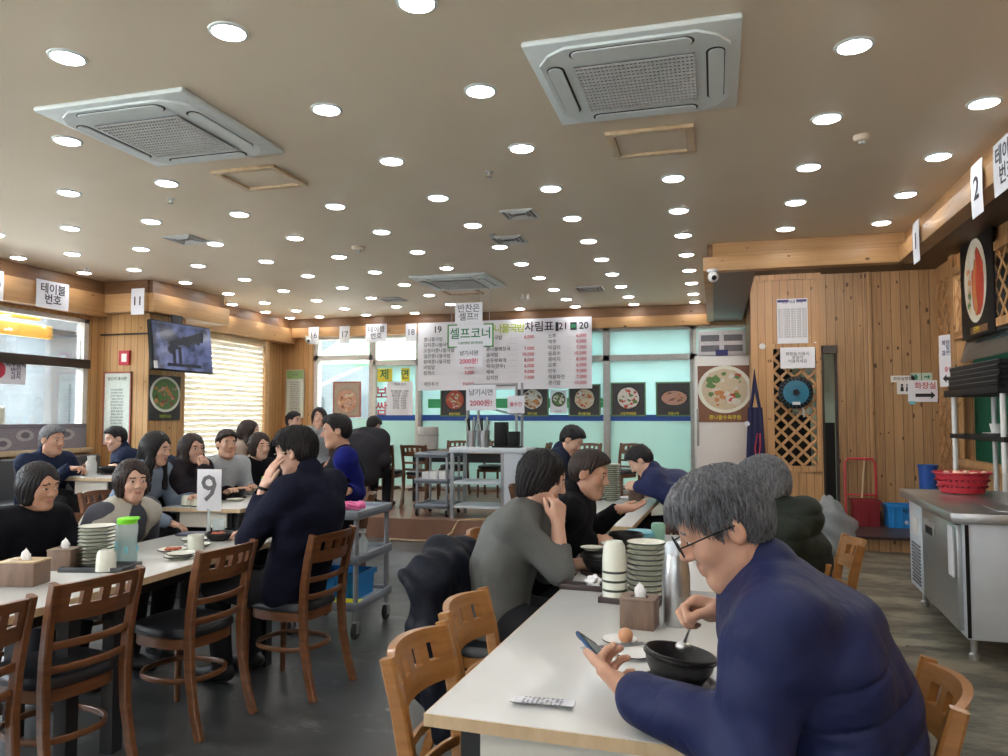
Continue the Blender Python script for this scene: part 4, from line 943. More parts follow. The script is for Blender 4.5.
# ================================================================== FURNITURE
def chair_proto(name, label, wd, dims=1.0):
    t = thing(name, label, 'chair')
    def post(s):
        pts = [(s * .200, -.285, 0), (s * .196, -.245, .13), (s * .192, -.215, .28), (s * .190, -.205, .44), (s * .194, -.215, .58), (s * .200, -.24, .72), (s * .205, -.272, .845)]
        return MB().tube(pts, [1, 1, 1.05, 1.1, 1.05, 1.0, .9], sec=(.0165, .021, (1, 0, 0)))
    def fleg(s): return MB().tube([(s * .172, .175, .43), (s * .174, .178, .25), (s * .176, .182, 0)], [.022, .019, .0145], 12)
    pad = MB(); prof = []; n = 36
    for z, k in ((.432, .93), (.440, 1.0), (.462, 1.0), (.478, .95), (.486, .80), (.489, .45), (.490, .001)):
        prof.append((k, z))
    vs = []; fs = []
    for k, z in prof:
        for i in range(n):
            a = 2 * math.pi * i / n; c, s_ = math.cos(a), math.sin(a); e = .62
            x = .215 * k * math.copysign(abs(c) ** e, c); y = .205 * k * math.copysign(abs(s_) ** e, s_) - .01; vs.append((x, y, z))
    for j in range(len(prof) - 1):
        fs += [(j * n + i, j * n + (i + 1) % n, (j + 1) * n + (i + 1) % n, (j + 1) * n + i) for i in range(n)]
    fs.append(tuple(range(n))[::-1]); pad.add(vs, fs); pad.build('seat_pad', M['black_vinyl'], t)
    ap = MB(); pts = []
    for i in range(n):
        a = 2 * math.pi * i / n; c, s_ = math.cos(a), math.sin(a); e = .62; pts.append((.202 * math.copysign(abs(c) ** e, c), .192 * math.copysign(abs(s_) ** e, s_) - .01))
    ap.prism(pts, .385, .433); ap.build('seat_apron', wd, t)
    for s in (-1, 1): post(s).build('back_post', wd, t); fleg(s).build('front_leg', wd, t)
    # curved top rail with four square holes
    us = [-1, -.76, -.52, -.34, -.10, .10, .34, .52, .76, 1]; vsv = [0, .40, .74, 1]
    holes = {(1, 1), (3, 1), (5, 1), (7, 1)}
    def P(u, v, k):
        x = .190 * u; z = .695 + .142 * v + .010 * (1 - u * u) * v; y = -.228 - (z - .69) * .27 - .048 * (1 - u * u) + k; return (x, y, z)
    rail = MB(); nu = len(us); ids = {}
    V_ = []
    for k in (0, 1):
        for j, v in enumerate(vsv):
            for i, u in enumerate(us): ids[(i, j, k)] = len(V_); V_.append(P(u, v, -.011 if k else .011))
    F_ = []
    for j in range(3):
        for i in range(nu - 1):
            solid = (i, j) not in holes
            if solid:
                F_ += [(ids[i, j, 0], ids[i + 1, j, 0], ids[i + 1, j + 1, 0], ids[i, j + 1, 0])[::-1], (ids[i, j, 1], ids[i + 1, j, 1], ids[i + 1, j + 1, 1], ids[i, j + 1, 1])]
            for (di, dj, e) in ((0, -1, ((0, 0), (1, 0))), (0, 1, ((0, 1), (1, 1))), (-1, 0, ((0, 0), (0, 1))), (1, 0, ((1, 0), (1, 1)))):
                a, b = i + di, j + dj; out = a < 0 or a >= nu - 1 or b < 0 or b >= 3
                if solid and (out or (a, b) in holes):
                    (p, q), (r, s_) = e; F_.append((ids[i + p, j + q, 0], ids[i + r, j + s_, 0], ids[i + r, j + s_, 1], ids[i + p, j + q, 1]))
    rail.add(V_, F_); ro = rail.build('top_rail', wd, t, angle=30)
    bm3 = bmesh.new(); bm3.from_mesh(ro.data); bmesh.ops.recalc_face_normals(bm3, faces=bm3.faces); bm3.to_mesh(ro.data); bm3.free()
    for z in (.515, .605):
        MB().tube([(.19 * u, -.207 - (z - .5) * .10 - .035 * (1 - u * u), z) for u in (-1, -.6, -.2, .2, .6, 1)], 1, sec=(.014, .008, (0, 0, 1))).build('back_slat', wd, t)
    hoop = [(.188 * math.copysign(abs(math.cos(a)) ** .8, math.cos(a)), .185 * math.copysign(abs(math.sin(a)) ** .8, math.sin(a)) - .015, .235) for a in [2 * math.pi * i / 32 for i in range(32)]]
    hp = [(x * .86 if abs(y) < .1 else x, y, z) for x, y, z in hoop]
    MB().tube(hoop, 1, closed=True, sec=(.012, .008, (0, 0, 1))).build('hoop_stretcher', wd, t)
    for q in t.children:
        q.data.transform(Matrix.Diagonal((.87, .97, .975, 1)))
    return t
def rotf(deg): return deg * D2R      # chair faces local +Y
GL = 'wooden chairs along the left table'
ch = chair_proto('dining_chair', 'brown wooden chair at the picture edge, empty, nearest along the left table', M['chair_brown'])
ch.location = (-2.50, 1.92, 0); ch.rotation_euler = (0, 0, rotf(80)); ch['group'] = GL
dup(ch, (-2.51, 2.43, 0), rotf(80), 'empty brown wooden chair, second from the camera along the left table')
dup(ch, (-2.45, 3.11, 0), rotf(84), 'empty brown wooden chair just before the man in the navy sweater')
dup(ch, (-2.20, 3.66, 0), rotf(83), 'brown wooden chair under the man in the navy sweater')
dup(ch, (-3.62, 3.72, 0), rotf(-98), 'brown wooden chair under the woman in the cream vest')
dup(ch, (-3.62, 3.15, 0), rotf(-98), 'brown wooden chair under the woman in the black top')
hc = chair_proto('dining_chair', 'empty honey wooden chair nearest the table corner on the aisle side', M['chair_honey_lit'])
GR = 'honey wooden chairs along the right table'
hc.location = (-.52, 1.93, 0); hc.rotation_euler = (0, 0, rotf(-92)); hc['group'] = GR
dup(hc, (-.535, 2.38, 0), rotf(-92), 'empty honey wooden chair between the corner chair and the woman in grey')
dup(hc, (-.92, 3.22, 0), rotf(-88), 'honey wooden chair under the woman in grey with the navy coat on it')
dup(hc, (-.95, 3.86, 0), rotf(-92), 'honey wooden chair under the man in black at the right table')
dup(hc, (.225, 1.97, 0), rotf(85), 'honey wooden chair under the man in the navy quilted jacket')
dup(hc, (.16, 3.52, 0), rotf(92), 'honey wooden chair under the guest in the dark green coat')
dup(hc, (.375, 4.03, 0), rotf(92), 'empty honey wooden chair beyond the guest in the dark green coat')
fc = chair_proto('dining_chair', 'dark chair facing away before the far table, first from the coat', M['chair_far'])
GF = 'dark chairs around the far tables'
fc.location = (-4.30, 9.55, .23); fc.rotation_euler = (0, 0, rotf(0)); fc['group'] = GF
dup(fc, (-4.78, 9.35, .23), rotf(8), 'dark chair beside the guest in the hooded coat')
dup(fc, (-3.85, 10.95, .23), rotf(180), 'dark chair behind the far table, nearer the coat')
dup(fc, (-3.25, 10.95, .23), rotf(180), 'dark chair behind the far table, nearer the utensil counter')
dup(fc, (-3.78, 9.5, .23), rotf(-5), 'dark chair pulled up to the front of the far table by the grey cart')
dup(fc, (-2.55, 10.6, .23), rotf(95), 'dark chair at the end of the far table behind the counter')
dup(fc, (-1.75, 10.3, .23), rotf(170), 'dark chair before the mint window left of the bowed man')
dup(fc, (-1.25, 10.4, .23), rotf(150), 'dark chair before the mint window post')
fc2 = dup(fc, (-.55, 5.45, 0), rotf(92), 'dark brown chair pushed to the far right table, nearer the camera')
dup(fc, (-.52, 5.92, 0), rotf(88), 'dark brown chair pushed to the far right table, next to the leaning man')
dup(fc, (-.18, 6.50, 0), rotf(92), 'dark brown chair under the man leaning over the far right table')
dup(fc, (-1.45, 6.55, 0), rotf(-92), 'dark brown chair under the man with bowed head at the far right table')
dup(fc, (-2.88, 5.42, 0), rotf(118), 'dark brown chair under the guest in the blue sleeved vest')
for k, (x, y) in enumerate(((-4.56, 5.05), (-4.58, 5.52), (-4.60, 6.02), (-4.60, 6.5))):
    dup(ch, (x, y, 0), rotf(-95), 'brown chair under the %s woman along the second left table' % ['long haired', 'fur coated', 'grey sweatshirt', 'black topped'][k])

def table(name, label, loc, rz, w, l, h=.72, near_panel=True, top='laminate', group='dining tables'):
    """top spans x 0..w, y 0..l from the near left corner"""
    t = thing(name, label, 'table', loc, rz, group)
    bx(0.003, w - .003, .003, l - .003, h - .030, h, bev=.003).build('tabletop', M[top], t)
    e = MB(); e.box(0, w, 0, .006, h - .031, h - .002); e.box(0, w, l - .006, l, h - .031, h - .002); e.box(0, .006, .006, l - .006, h - .031, h - .002); e.box(w - .006, w, .006, l - .006, h - .031, h - .002)
    e.build('edge_band', M['edge_wood'], t)
    if near_panel:
        p = bx(.13, w - .13, .035, .05, h - .15, h - .034).build('apron_panel', M['panel_white'], t)
        MB().box(.12, w - .12, .03, .034, h - .036, h - .031).build('shadow_gap', M['gap'], p)
    f = MB(); f.box(.1, w - .1, .06, .10, h - .16, h - .032); f.box(.1, w - .1, l - .1, l - .06, h - .16, h - .032); f.box(.1, .14, .1, l - .1, h - .10, h - .032); f.box(w - .14, w - .1, .1, l - .1, h - .10, h - .032)
    f.build('under_frame', M['black_metal'], t)
    for x in (.06, w - .12):
        for y in (.09, l - .15): bx(x, x + .06, y, y + .06, 0, h - .031).build('leg', M['black_metal'], t)
    return t
A_R = -0.0425; A_L = 0.012
TR0 = Vector((-.675, 1.715, 0)); TL0 = Vector((-3.09, 1.25, 0))
table('dining_table', 'long white dining table in front, with the stone bowls and the receipt', TR0, A_R, .74, 1.5)
table('dining_table', 'white dining table joined behind the front one, with two stone bowls', TR0 + Matrix.Rotation(A_R, 3, 'Z') @ Vector((0, 1.502, 0)), A_R, .74, 1.45, near_panel=False)
table('dining_table', 'far white dining table between the bowed man and the leaning man', (-1.22, 4.94, 0), -.03, .70, 1.75)
table('dining_table', 'left white dining table, part next to the picture edge', TL0 + Vector((0, 0, 0)), A_L, .70, 1.35, near_panel=False)
tl2 = TL0 + Matrix.Rotation(A_L, 3, 'Z') @ Vector((0, 1.352, 0))
table('dining_table', 'left white dining table with the number nine stand', tl2, A_L, .70, 1.40, near_panel=False)
table('dining_table', 'second left dining table where four women sit in a row', (-4.15, 5.0, 0), .07, .66, 1.9)
table('dining_table', 'window-side dining table with the pale thermos', (-5.78, 5.62, .15), .05, .60, 1.1)
table('dining_table', 'dark topped table behind the grey cart near the back window', (-4.2, 9.95, .23), 0, 1.55, .7, near_panel=False, top='chair_far')

# ---------------------------------------------------------------- carts and counter
def caster(m, x, y, z0, r=.05):
    m.tube([(x, y, z0 + r * 2.3), (x, y, z0 + r * 1.9)], .016, 8); m.box(x - .02, x - .014, y - .02, y + .02, z0 + r * .7, z0 + r * 1.95); m.box(x + .014, x + .02, y - .02, y + .02, z0 + r * .7, z0 + r * 1.95)
    m.box(x - .02, x + .02, y - .02, y + .02, z0 + r * 1.9, z0 + r * 2.0)
def cart(label, loc, rz, w, d, levels, r=.055):
    t = thing('service_cart', label, 'cart', loc, rz, 'grey service carts')
    for z in levels:
        s = MB(); s.box(-w / 2, w / 2, -d / 2, d / 2, z - .045, z - .025, bev=.004)
        for q in ((-w / 2, w / 2, -d / 2, -d / 2 + .02), (-w / 2, w / 2, d / 2 - .02, d / 2), (-w / 2, -w / 2 + .02, -d / 2, d / 2), (w / 2 - .02, w / 2, -d / 2, d / 2)): s.box(q[0], q[1], q[2], q[3], z - .055, z, bev=.005)
        s.build('shelf', M['grey_plastic'], t)
    for sx in (-1, 1):
        for sy in (-1, 1):
            x, y = sx * (w / 2 - .03), sy * (d / 2 - .03)
            MB().tube([(x, y, r * 2.2), (x, y, levels[0] - .01)], .017, 12).build('post', M['cart_metal'], t)
            c = MB(); caster(c, x, y, 0, r); co_ = c.build('caster', M['steel'], t)
            MB().lathe([(0, -.012), (r * .9, -.012), (r, -.006), (r, .006), (r * .9, .012), (0, .012)], 20, X=T(x, y, r) @ RY(math.pi / 2)).build('wheel', M['rubber'], co_)
    return t
cart('grey three-shelf service cart with a pink net beside the navy sweater man', (-2.47, 4.72, 0), 0.03, .52, .56, (.815, .53, .235))
cart('grey three-shelf cart on the platform beside the utensil counter', (-3.28, 8.78, .23), 0, .44, .5, (.76, .45, .15), .045)
t = thing('net_bundle', 'crumpled pink net lying on the near grey cart', 'net', (-2.38, 4.66, .795))
g = MB(); random.seed(3)
for q in range(16):
    a = random.uniform(0, 6.28); pts = [(.11 * math.cos(a + i * .7) * random.uniform(.4, 1.1), .10 * math.sin(a + i * .7) * random.uniform(.4, 1.1), .012 + random.uniform(0, .04)) for i in range(8)]
    g.tube(pts, .008, 6)
g.build('netting', M['pink_cloth'], t)
crate('bright blue plastic tub on the lowest shelf of the near cart', (-2.46, 4.74, .212), .17, .14, .17, M['cyan_plastic'])
t = thing('cutting_board', 'yellow folded board lying in front of the blue tub', 'board', (-2.36, 4.53, .212)); bx(-.12, .14, -.04, .05, 0, .02, bev=.004).build('board', M['yellow_plastic'], t)
t = thing('spray_bottle', 'small clear spray bottle on the middle cart shelf', 'bottle', (-2.30, 4.72, .507)); MB().lathe([(.03, 0), (.032, .08), (.014, .11), (.014, .13)], 16).build('body', M['clear_plastic'], t); bx(-.04, .02, -.012, .012, .13, .16, bev=.004).build('trigger', M['white'], t)
t = thing('wipes_pack', 'pinkish white pack on the middle cart shelf', 'pack', (-2.44, 4.6, .507)); bx(-.09, .05, -.06, .07, 0, .11, bev=.02).build('wrapper', plain('pale_pink_wrap', (.62, .45, .48), .5), t)
# self-serve counter
ct = thing('utensil_counter', 'grey metal self-serve counter on the platform with tall frame', 'counter', (-2.56, 8.72, .23))
bx(-.47, .47, -.25, .28, .77, .83, bev=.006).build('top', M['steel_grey'], ct); bx(-.45, .2, -.23, .26, .40, .43, bev=.004).build('shelf', M['steel_grey'], ct); bx(-.45, .2, -.23, .26, .12, .145, bev=.004).build('shelf', M['steel_grey'], ct)
for x, y in ((-.44, -.22), (-.44, .25), (.18, -.22), (.18, .25), (.44, -.22), (.44, .25)): bx(x - .02, x + .02, y - .02, y + .02, 0, .78).build('leg', M['cart_metal'], ct)
bx(.2, .46, -.24, .27, .05, .77).build('side_cabinet', M['steel_grey'], ct)
g = MB()
for x in (-.36, .26, .33): g.tube([(x, .1, .82), (x, .1, 1.60)], .016, 8)
g.tube([(-.36, .1, 1.58), (.26, .1, 1.58)], .018, 8); g.tube([(-.22, .1, .82), (-.22, .1, 1.36)], .016, 8); g.tube([(-.36, .1, 1.36), (.33, .1, 1.2)], .012, 8)
g.build('frame', M['cart_metal'], ct)
zc = 1.06
for k, x in enumerate((-2.80, -2.64)):
    t = thing('utensil_pot', ['steel pot of ladles, left of two on the self-serve counter', 'steel pot of ladles, right of two on the self-serve counter'][k], 'pot', (x, 8.62, zc), 0, 'utensil pots')
    MB().lathe([(.055, 0), (.065, .2), (.07, .2), (.06, .195), (.05, .01), (0, .01)], 22).build('pot', M['steel'], t)
    for q in range(7):
        a = q * .9; MB().tube([(.02 * math.cos(a), .02 * math.sin(a), .03), (.055 * math.cos(a), .05 * math.sin(a), .26), (.075 * math.cos(a), .06 * math.sin(a), .30 + .01 * q)], [.006, .008, .012], 6).build('ladle', M['dark'] if q % 2 else M['steel'], t)
for k, (x, h, w) in enumerate(((-2.44, .30, .075), (-2.28, .19, .06))):
    t = thing('utensil_box', ['tall black cutlery box on the self-serve counter', 'short black cutlery box on the self-serve counter'][k], 'box', (x, 8.65, zc)); bx(-w, w, -.06, .06, .02, h, bev=.01).build('box', M['dark'], t); bx(-w - .02, w + .02, -.08, .08, 0, .02).build('base', M['dark'], t)
for k, x in enumerate((-3.38, -3.28, -3.16)):
    t = thing('napkin_pack', 'white napkin pack, %s from the coat, on the platform cart' % ORD[k + 1], 'pack', (x, 8.7, .23 + .427), 0, 'napkin packs'); bx(-.05, .05, -.1, .1, 0, .10 + .01 * k, bev=.012).build('wrap', M['tissue'], t)
t = thing('canister', 'pale round canister standing on the dark far table', 'canister', (-3.95, 10.15, .95)); MB().lathe([(.13, 0), (.15, .02), (.15, .30), (.14, .33), (.0, .335)], 26).build('body', plain('pale_grey_canister', (.45, .45, .42), .4), t); MB().lathe([(.152, .20), (.153, .21), (.152, .22)], 26, cap=False).build('band', M['alu'], t)
for k, x in enumerate((-3.3, -3.05)):
    t = thing('condiment_jar', ['dark jar on the far table, left of two', 'dark jar on the far table, right of two'][k], 'jar', (x, 10.1, .95), 0, 'far table jars'); MB().lathe([(.05, 0), (.055, .1), (.04, .13)], 16).build('jar', M['chair_far'], t); MB().lathe([(.045, .13), (.045, .16)], 16).build('lid', M['dark'], t)
t = thing('power_cable', 'white cable trailing from the counter over the platform edge', 'cable'); MB().tube([(-2.55, 8.5, .24), (-2.75, 8.38, .238), (-2.85, 8.27, .236), (-2.92, 8.265, .1), (-3.05, 8.2, .012), (-3.4, 8.12, .012), (-3.7, 8.15, .012)], .01, 6).build('cord', M['edge_wood'], t)

# ---------------------------------------------------------------- kitchen side: undercounter fridge, basket, rack, trays
fg = thing('undercounter_fridge', 'stainless undercounter fridge with worktop at the kitchen side', 'fridge', (1.345, 5.02, 0), -.045)
L_, W_ = 1.50, .95
bx(0.05, W_, 0, L_, .13, .80, bev=.006).build('cabinet', M['steel_grey'], fg)
wt = bx(-.03, W_ + .02, -.03, L_ + .08, .80, .86, bev=.008).build('worktop', M['steel'], fg)
bx(.25, W_, .1, .7, .861, .868, bev=.002).build('tray_insert', M['steel'], wt)
d = bx(.02, .05, .07, 1.02, .16, .78, bev=.006).build('door', M['steel'], fg)
g = MB(); g.box(.008, .02, .62, .86, .62, .72, bev=.004); g.build('handle', M['alu'], d); bx(.005, .012, .64, .84, .63, .68).build('handle_recess', M['dark'], d)
g = bx(.02, .05, 1.05, L_ - .02, .16, .78, bev=.004).build('machine_panel', M['steel_grey'], fg)
v = MB()
for k in range(12): v.box(.012, .02, 1.10, 1.38, .2 + k * .025, .212 + k * .025)
v.build('vent_slats', M['inkgrey'], g); bx(.012, .02, 1.15, 1.33, .56, .68).build('control_plate', M['white'], g)
bx(.013, .02, .13, .25, .46, .76).build('warning_label', M['paper'], d)
bx(.05, .07, -.004, .0, .14, .79).build('door_gasket', M['dark'], fg)
for x, y in ((.1, .08), (W_ - .08, .08), (.1, L_ - .08), (W_ - .08, L_ - .08)): MB().lathe([(.03, 0), (.03, .03), (.02, .04), (.02, .14)], 14, X=T(x, y, 0)).build('foot', M['steel'], fg)
bk = thing('egg_basket', 'red plastic basket of eggs on the stainless worktop', 'basket', (1.74, 6.28, .868))
prof = [(.165, 0), (.17, .01), (.215, .10), (.22, .105), (.225, .10), (.175, .0)]
g = MB(); g.lathe([(.0, .004), (.16, .004), (.165, .0), (.205, .098), (.228, .105), (.226, .112), (.2, .105), (.155, .012), (0, .012)], 32, X=Matrix.Diagonal((.86, .72, 1.35, 1))); g.build('tub', M['red_plastic'], bk)
g = MB()
for k in range(28):
    a = 2 * math.pi * k / 28
    for z, r in ((.035, .183), (.068, .196)): g.ball((.86 * r * math.cos(a), .72 * r * math.sin(a), z * 1.35), (.012, .012, .009), nu=8, nv=5)
g.build('perforation_pattern', plain('dark_red_plastic', (.28, .012, .025), .5), bk)
e0 = None
for k in range(14):
    a = k * 2.4; r = .035 + .010 * k; x, y = 1.74 + .85 * r * math.cos(a), 6.28 + .7 * r * math.sin(a); z = .868 + .128 + .012 * math.cos(k)
    lab = 'brown egg in the red basket, %s counted outward from the middle' % ORD[k + 1]
    if e0 is None: e0 = tag(MB().ball((0, 0, 0), (.022, .022, .028), nu=14, nv=10, X=RX(1.2)).build('egg', M['egg_pale'], None, (x, y, z)), lab, 'egg', 'eggs in the basket')
    else: dup(e0, (x, y, z), a, lab)
for k, (x, y) in enumerate(((1.98, 5.75), (2.12, 5.55))):
    t = thing('pot_cover', ['oval steel lid lying on the worktop, farther one', 'oval steel lid lying on the worktop, nearer one'][k], 'lid', (x, y, .868), 0, 'pot covers'); MB().lathe([(.11, 0), (.10, .012), (.02, .025), (0, .026)], 24).build('dome', M['steel'], t); MB().ball((0, 0, .033), .012).build('knob', M['steel'], t)
rk = thing('serving_rack', 'black shelf rack with pale posts behind the worktop', 'rack', (2.12, 6.55, 0))
for x, y in ((-.02, 1.2), (.3, 1.2), (-.02, -.02), (.3, -.02)): MB().tube([(x, y, 0), (x, y, 1.63)], .022, 12).build('post', M['white'], rk)
bx(-.08, .36, -.1, 1.28, 1.60, 1.66, bev=.006).build('shelf', M['dark'], rk); bx(-.05, .34, -.1, 1.25, 1.23, 1.27, bev=.006).build('shelf', M['dark'], rk); bx(-.05, .34, -.1, 1.25, .55, .58, bev=.004).build('shelf', M['dark'], rk)
tr0 = None
for k in range(5):
    lab = 'black serving tray on the rack, %s from the bottom of the stack' % ORD[k + 1]
    if tr0 is None:
        tr0 = thing('serving_tray', lab, 'tray', (2.25, 7.05, 1.66), 0, 'stacked serving trays')
        g = MB(); g.box(-.19, .19, -.60, .60, 0, .008)
        for q in ((-.215, -.185, -.62, .62), (.185, .215, -.62, .62), (-.2, .2, -.62, -.59), (-.2, .2, .59, .62)): g.box(q[0], q[1], q[2], q[3], .0, .038, bev=.006)
        g.build('tray', M['dark'], tr0); h = MB(); h.box(-.222, -.215, -.62, .62, .034, .039); h.build('lip', plain('worn_tray_edge', (.12, .12, .12), .4), tr0)
    else: dup(tr0, (2.25 + .004 * k, 7.05, 1.66 + .04 * k), .012 * (k % 3 - 1), lab)
t = thing('teacup', 'white cup standing on a dish on the rack shelf', 'cup', (2.26, 7.2, 1.29)); MB().lathe([(.035, 0), (.05, .075), (.046, .075), (.03, .008), (0, .008)], 20).build('cup', M['white'], t)
t = thing('saucer', 'white dish under the cup on the rack shelf', 'dish', (2.26, 7.2, 1.27)); MB().lathe([(.05, 0), (.10, .016), (.10, .02), (.05, .006), (0, .006)], 24).build('dish', M['white'], t)
t = thing('detergent_bottle', 'grey bottle standing on the pass-through ledge', 'bottle', (2.63, 8.1, .95)); MB().lathe([(.05, 0), (.052, .17), (.025, .21), (.025, .25)], 18).build('body', plain('grey_bottle', (.16, .19, .22), .4), t); MB().lathe([(.027, .25), (.027, .28)], 14).build('cap', M['dark'], t)
t = thing('steel_hood', 'grey glossy hood above the kitchen pass-through', 'hood', (2.62, 6.9, 2.0)); MB().add([(-.02, -1.8, .24), (.5, -1.8, .24), (.5, 2.2, .24), (-.02, 2.2, .24), (-.08, -1.8, 0), (.5, -1.8, 0), (.5, 2.2, 0), (-.08, 2.2, 0)], [(0, 1, 2, 3), (7, 6, 5, 4), (0, 4, 5, 1), (1, 5, 6, 2), (2, 6, 7, 3), (3, 7, 4, 0)]).build('canopy', plain('dark_grey_glass_hood', (.05, .07, .075), .15), t)
# ================================================================== TABLEWARE
TZ = .72
def ware_mats(): return [M['ceramic'], M['rim_green']]
def plate_mesh(r, h=.020):
    m = MB(); m.lathe([(0, 0), (r * .55, 0), (r * .6, .003), (r * .98, h * .75)], 32, cap=False)
    m.lathe([(r * .98, h * .75), (r, h * .9), (r * .985, h)], 32, mi=1, cap=False)
    m.lathe([(r * .985, h), (r * .9, h * .72), (r * .6, .007), (0, .006)], 32, cap=False); return m
def cup_mesh(r, h):
    """upside-down cup, rim below"""
    m = MB(); m.lathe([(r, .0), (r * 1.02, .004), (r * 1.0, .009)], 30, mi=1, cap=False)
    m.lathe([(r * 1.0, .009), (r * .97, h * .5), (r * .88, h * .85), (r * .70, h * .97), (r * .66, h), (0, h)], 30, cap=False)
    m.lathe([(r, 0), (r * .94, .004), (r * .9, h * .5), (r * .6, h * .93), (0, h * .93)], 30, cap=False); return m
def stack_plates(x, y, z, r, n, dz, where, group):
    p0 = None
    for k in range(n):
        lab = 'cream plate, %s from the bottom of the stack %s' % (ORD[k + 1], where)
        pos = (x + random.uniform(-.002, .002), y + random.uniform(-.002, .002), z + k * dz)
        if p0 is None: p0 = tag(plate_mesh(r, dz * 1.25).build('side_plate', ware_mats(), None, pos), lab, 'plate', group)
        else: dup(p0, pos, k, lab)
def stack_cups(x, y, z, r, h, n, dz, where, group, name='cup'):
    p0 = None
    for k in range(n):
        lab = 'upturned cream %s, %s from the bottom of the stack %s' % (name, ORD[k + 1], where)
        if p0 is None: p0 = tag(cup_mesh(r, h).build(name, ware_mats(), None, (x, y, z)), lab, name, group)
        else: dup(p0, (x, y, z + k * dz), k, lab)
def flat_tray(label, x, y, z, w, d, rz, m='tray_brown'):
    t = thing('tray', label, 'tray', (x, y, z), rz); g = MB(); g.box(-w, w, -d, d, 0, .006)
    for q in ((-w, w, -d, -d + .012), (-w, w, d - .012, d), (-w, -w + .012, -d, d), (w - .012, w, -d, d)): g.box(q[0], q[1], q[2], q[3], 0, .022, bev=.003)
    g.build('tray', M[m], t); return t
def tissue_box(label, x, y, z, rz, w=.057, d=.048, h=.092):
    t = thing('tissue_box', label, 'tissue box', (x, y, z), rz, 'wooden tissue boxes')
    b = MB(); b.box(-w, w, -d, d, 0, h, bev=.003); b.build('box', M['box_wood'], t)
    l = MB(); l.box(-w - .002, w + .002, -d - .002, -.012, h, h + .008, bev=.002); l.box(-w - .002, w + .002, .012, d + .002, h, h + .008, bev=.002); l.box(-w - .002, -.03, -.012, .012, h, h + .008); l.box(.03, w + .002, -.012, .012, h, h + .008)
    l.build('lid', M['edge_wood' if w > .06 else 'box_wood'], t)
    g = MB(); n = 14; vs = []
    for j, (r, zz) in enumerate(((.012, h), (.012, h + .012), (.013, h + .024), (.009, h + .040), (.002, h + .052))):
        for i in range(n):
            a = 2 * math.pi * i / n; q = r * (1 + .45 * math.sin(3 * a + j)); vs.append((q * 1.3 * math.cos(a), q * .8 * math.sin(a), zz + .004 * math.sin(2 * a + j)))
    fs = [(j * n + i, j * n + (i + 1) % n, (j + 1) * n + (i + 1) % n, (j + 1) * n + i) for j in range(4) for i in range(n)]
    g.add(vs, fs); g.build('tissue', M['tissue'], t, angle=180); return t
def stone_bowl(label, x, y, z, r, h, tilt=(0, 0), rest=True, lid=False):
    t = thing('stone_bowl', label, 'bowl', (x, y, z), 0, 'black stone bowls')
    X = T(0, 0, .012 if rest else 0) @ RX(tilt[0]) @ RY(tilt[1])
    m = MB().lathe([(0, .0), (r * .62, .0), (r * .70, .006), (r * .93, h * .55), (r * .985, h * .85), (r, h), (r * .96, h * 1.02), (r * .90, h * .94), (r * .86, h * .5), (r * .6, h * .14), (0, h * .10)], 44, X=X)
    m.lathe([(r * .99, h * .80), (r * 1.035, h * .84), (r * 1.035, h * .90), (r * .99, h * .93)], 44, X=X, cap=False)
    m.build('bowl', M['stone'], t)
    if lid: MB().lathe([(r * .97, h), (r * .9, h + .012), (r * .3, h + .02), (0, h + .02)], 36, X=X).build('lid', M['stone'], t)
    if rest:
        g = MB(); g.lathe([(r * 1.02, 0), (r * 1.08, .004), (r * 1.08, .014), (r * .98, .016), (r * .9, .008), (0, .006)], 36); g.build('wooden_rest', M['tray_brown'], t)
    return t
def bottle(label, x, y, z, r, h):
    t = thing('water_bottle', label, 'bottle', (x, y, z), .4, 'clear water bottles with lime lids')
    MB().lathe([(0, 0), (r * .95, 0), (r, .01), (r, h * .25), (r * .93, h * .4), (r * .93, h * .55), (r, h * .65), (r, h * .8), (r * .85, h * .86)], 28, cap=False).build('body', M['clear_plastic'], t)
    MB().lathe([(0, .004), (r * .9, .004), (r * .95, h * .25), (r * .88, h * .4), (r * .88, h * .5), (0, h * .5)], 24).build('water', m_glass('pale_water', (.75, .90, .90), .08, .9), t)
    l = MB(); l.lathe([(r * .9, h * .85), (r * .92, h * .95), (r * .80, h * .98), (0, h * .98)], 24); l.box(-r * .3, r * 1.15, -r * .3, r * .3, h * .93, h * 1.0, bev=.006); l.build('lid', M['lime_plastic'], t)
    g = MB()
    for q in range(5): a = q * 1.25; g.ball((r * .94 * math.cos(a), r * .94 * math.sin(a), h * .28 + .02 * (q % 2)), (.008, .008, .02), nu=8, nv=6)
    g.build('printed_bubbles', M['aqua_plastic'], t); return t
# right table
flat_tray('dark brown tray under the cups and plates on the right table', -.31, 2.955, TZ, .115, .085, -.15)
stack_plates(-.262, 2.975, TZ + .007, .074, 11, .0192, 'on the right table', 'plate stack on the right table')
stack_cups(-.378, 2.93, TZ + .007, .047, .118, 4, .034, 'by the right table plates', 'cup stack on the right table')
tissue_box('grey brown wooden tissue box in front of the cup stack on the right table', -.252, 2.60, TZ, -.12)
t = thing('steel_flask', 'tall stainless steel flask beside the plates on the right table', 'flask', (-.135, 2.66, TZ)); MB().lathe([(0, 0), (.046, 0), (.048, .006), (.047, .17), (.041, .215), (.036, .235)], 30, cap=False).build('body', M['steel'], t)
MB().lathe([(.037, .235), (.036, .262), (.030, .275), (0, .277)], 26).build('cap', M['steel_grey'], t)
stone_bowl('black stone bowl tilted towards the man in the navy jacket', -.105, 2.055, TZ, .092, .078, (-.05, .13))
stone_bowl('black stone bowl with plates on it by the woman in grey', -.50, 3.42, TZ, .088, .075, lid=True)
stone_bowl('black stone bowl in front of the man in black', -.46, 4.05, TZ, .09, .078)
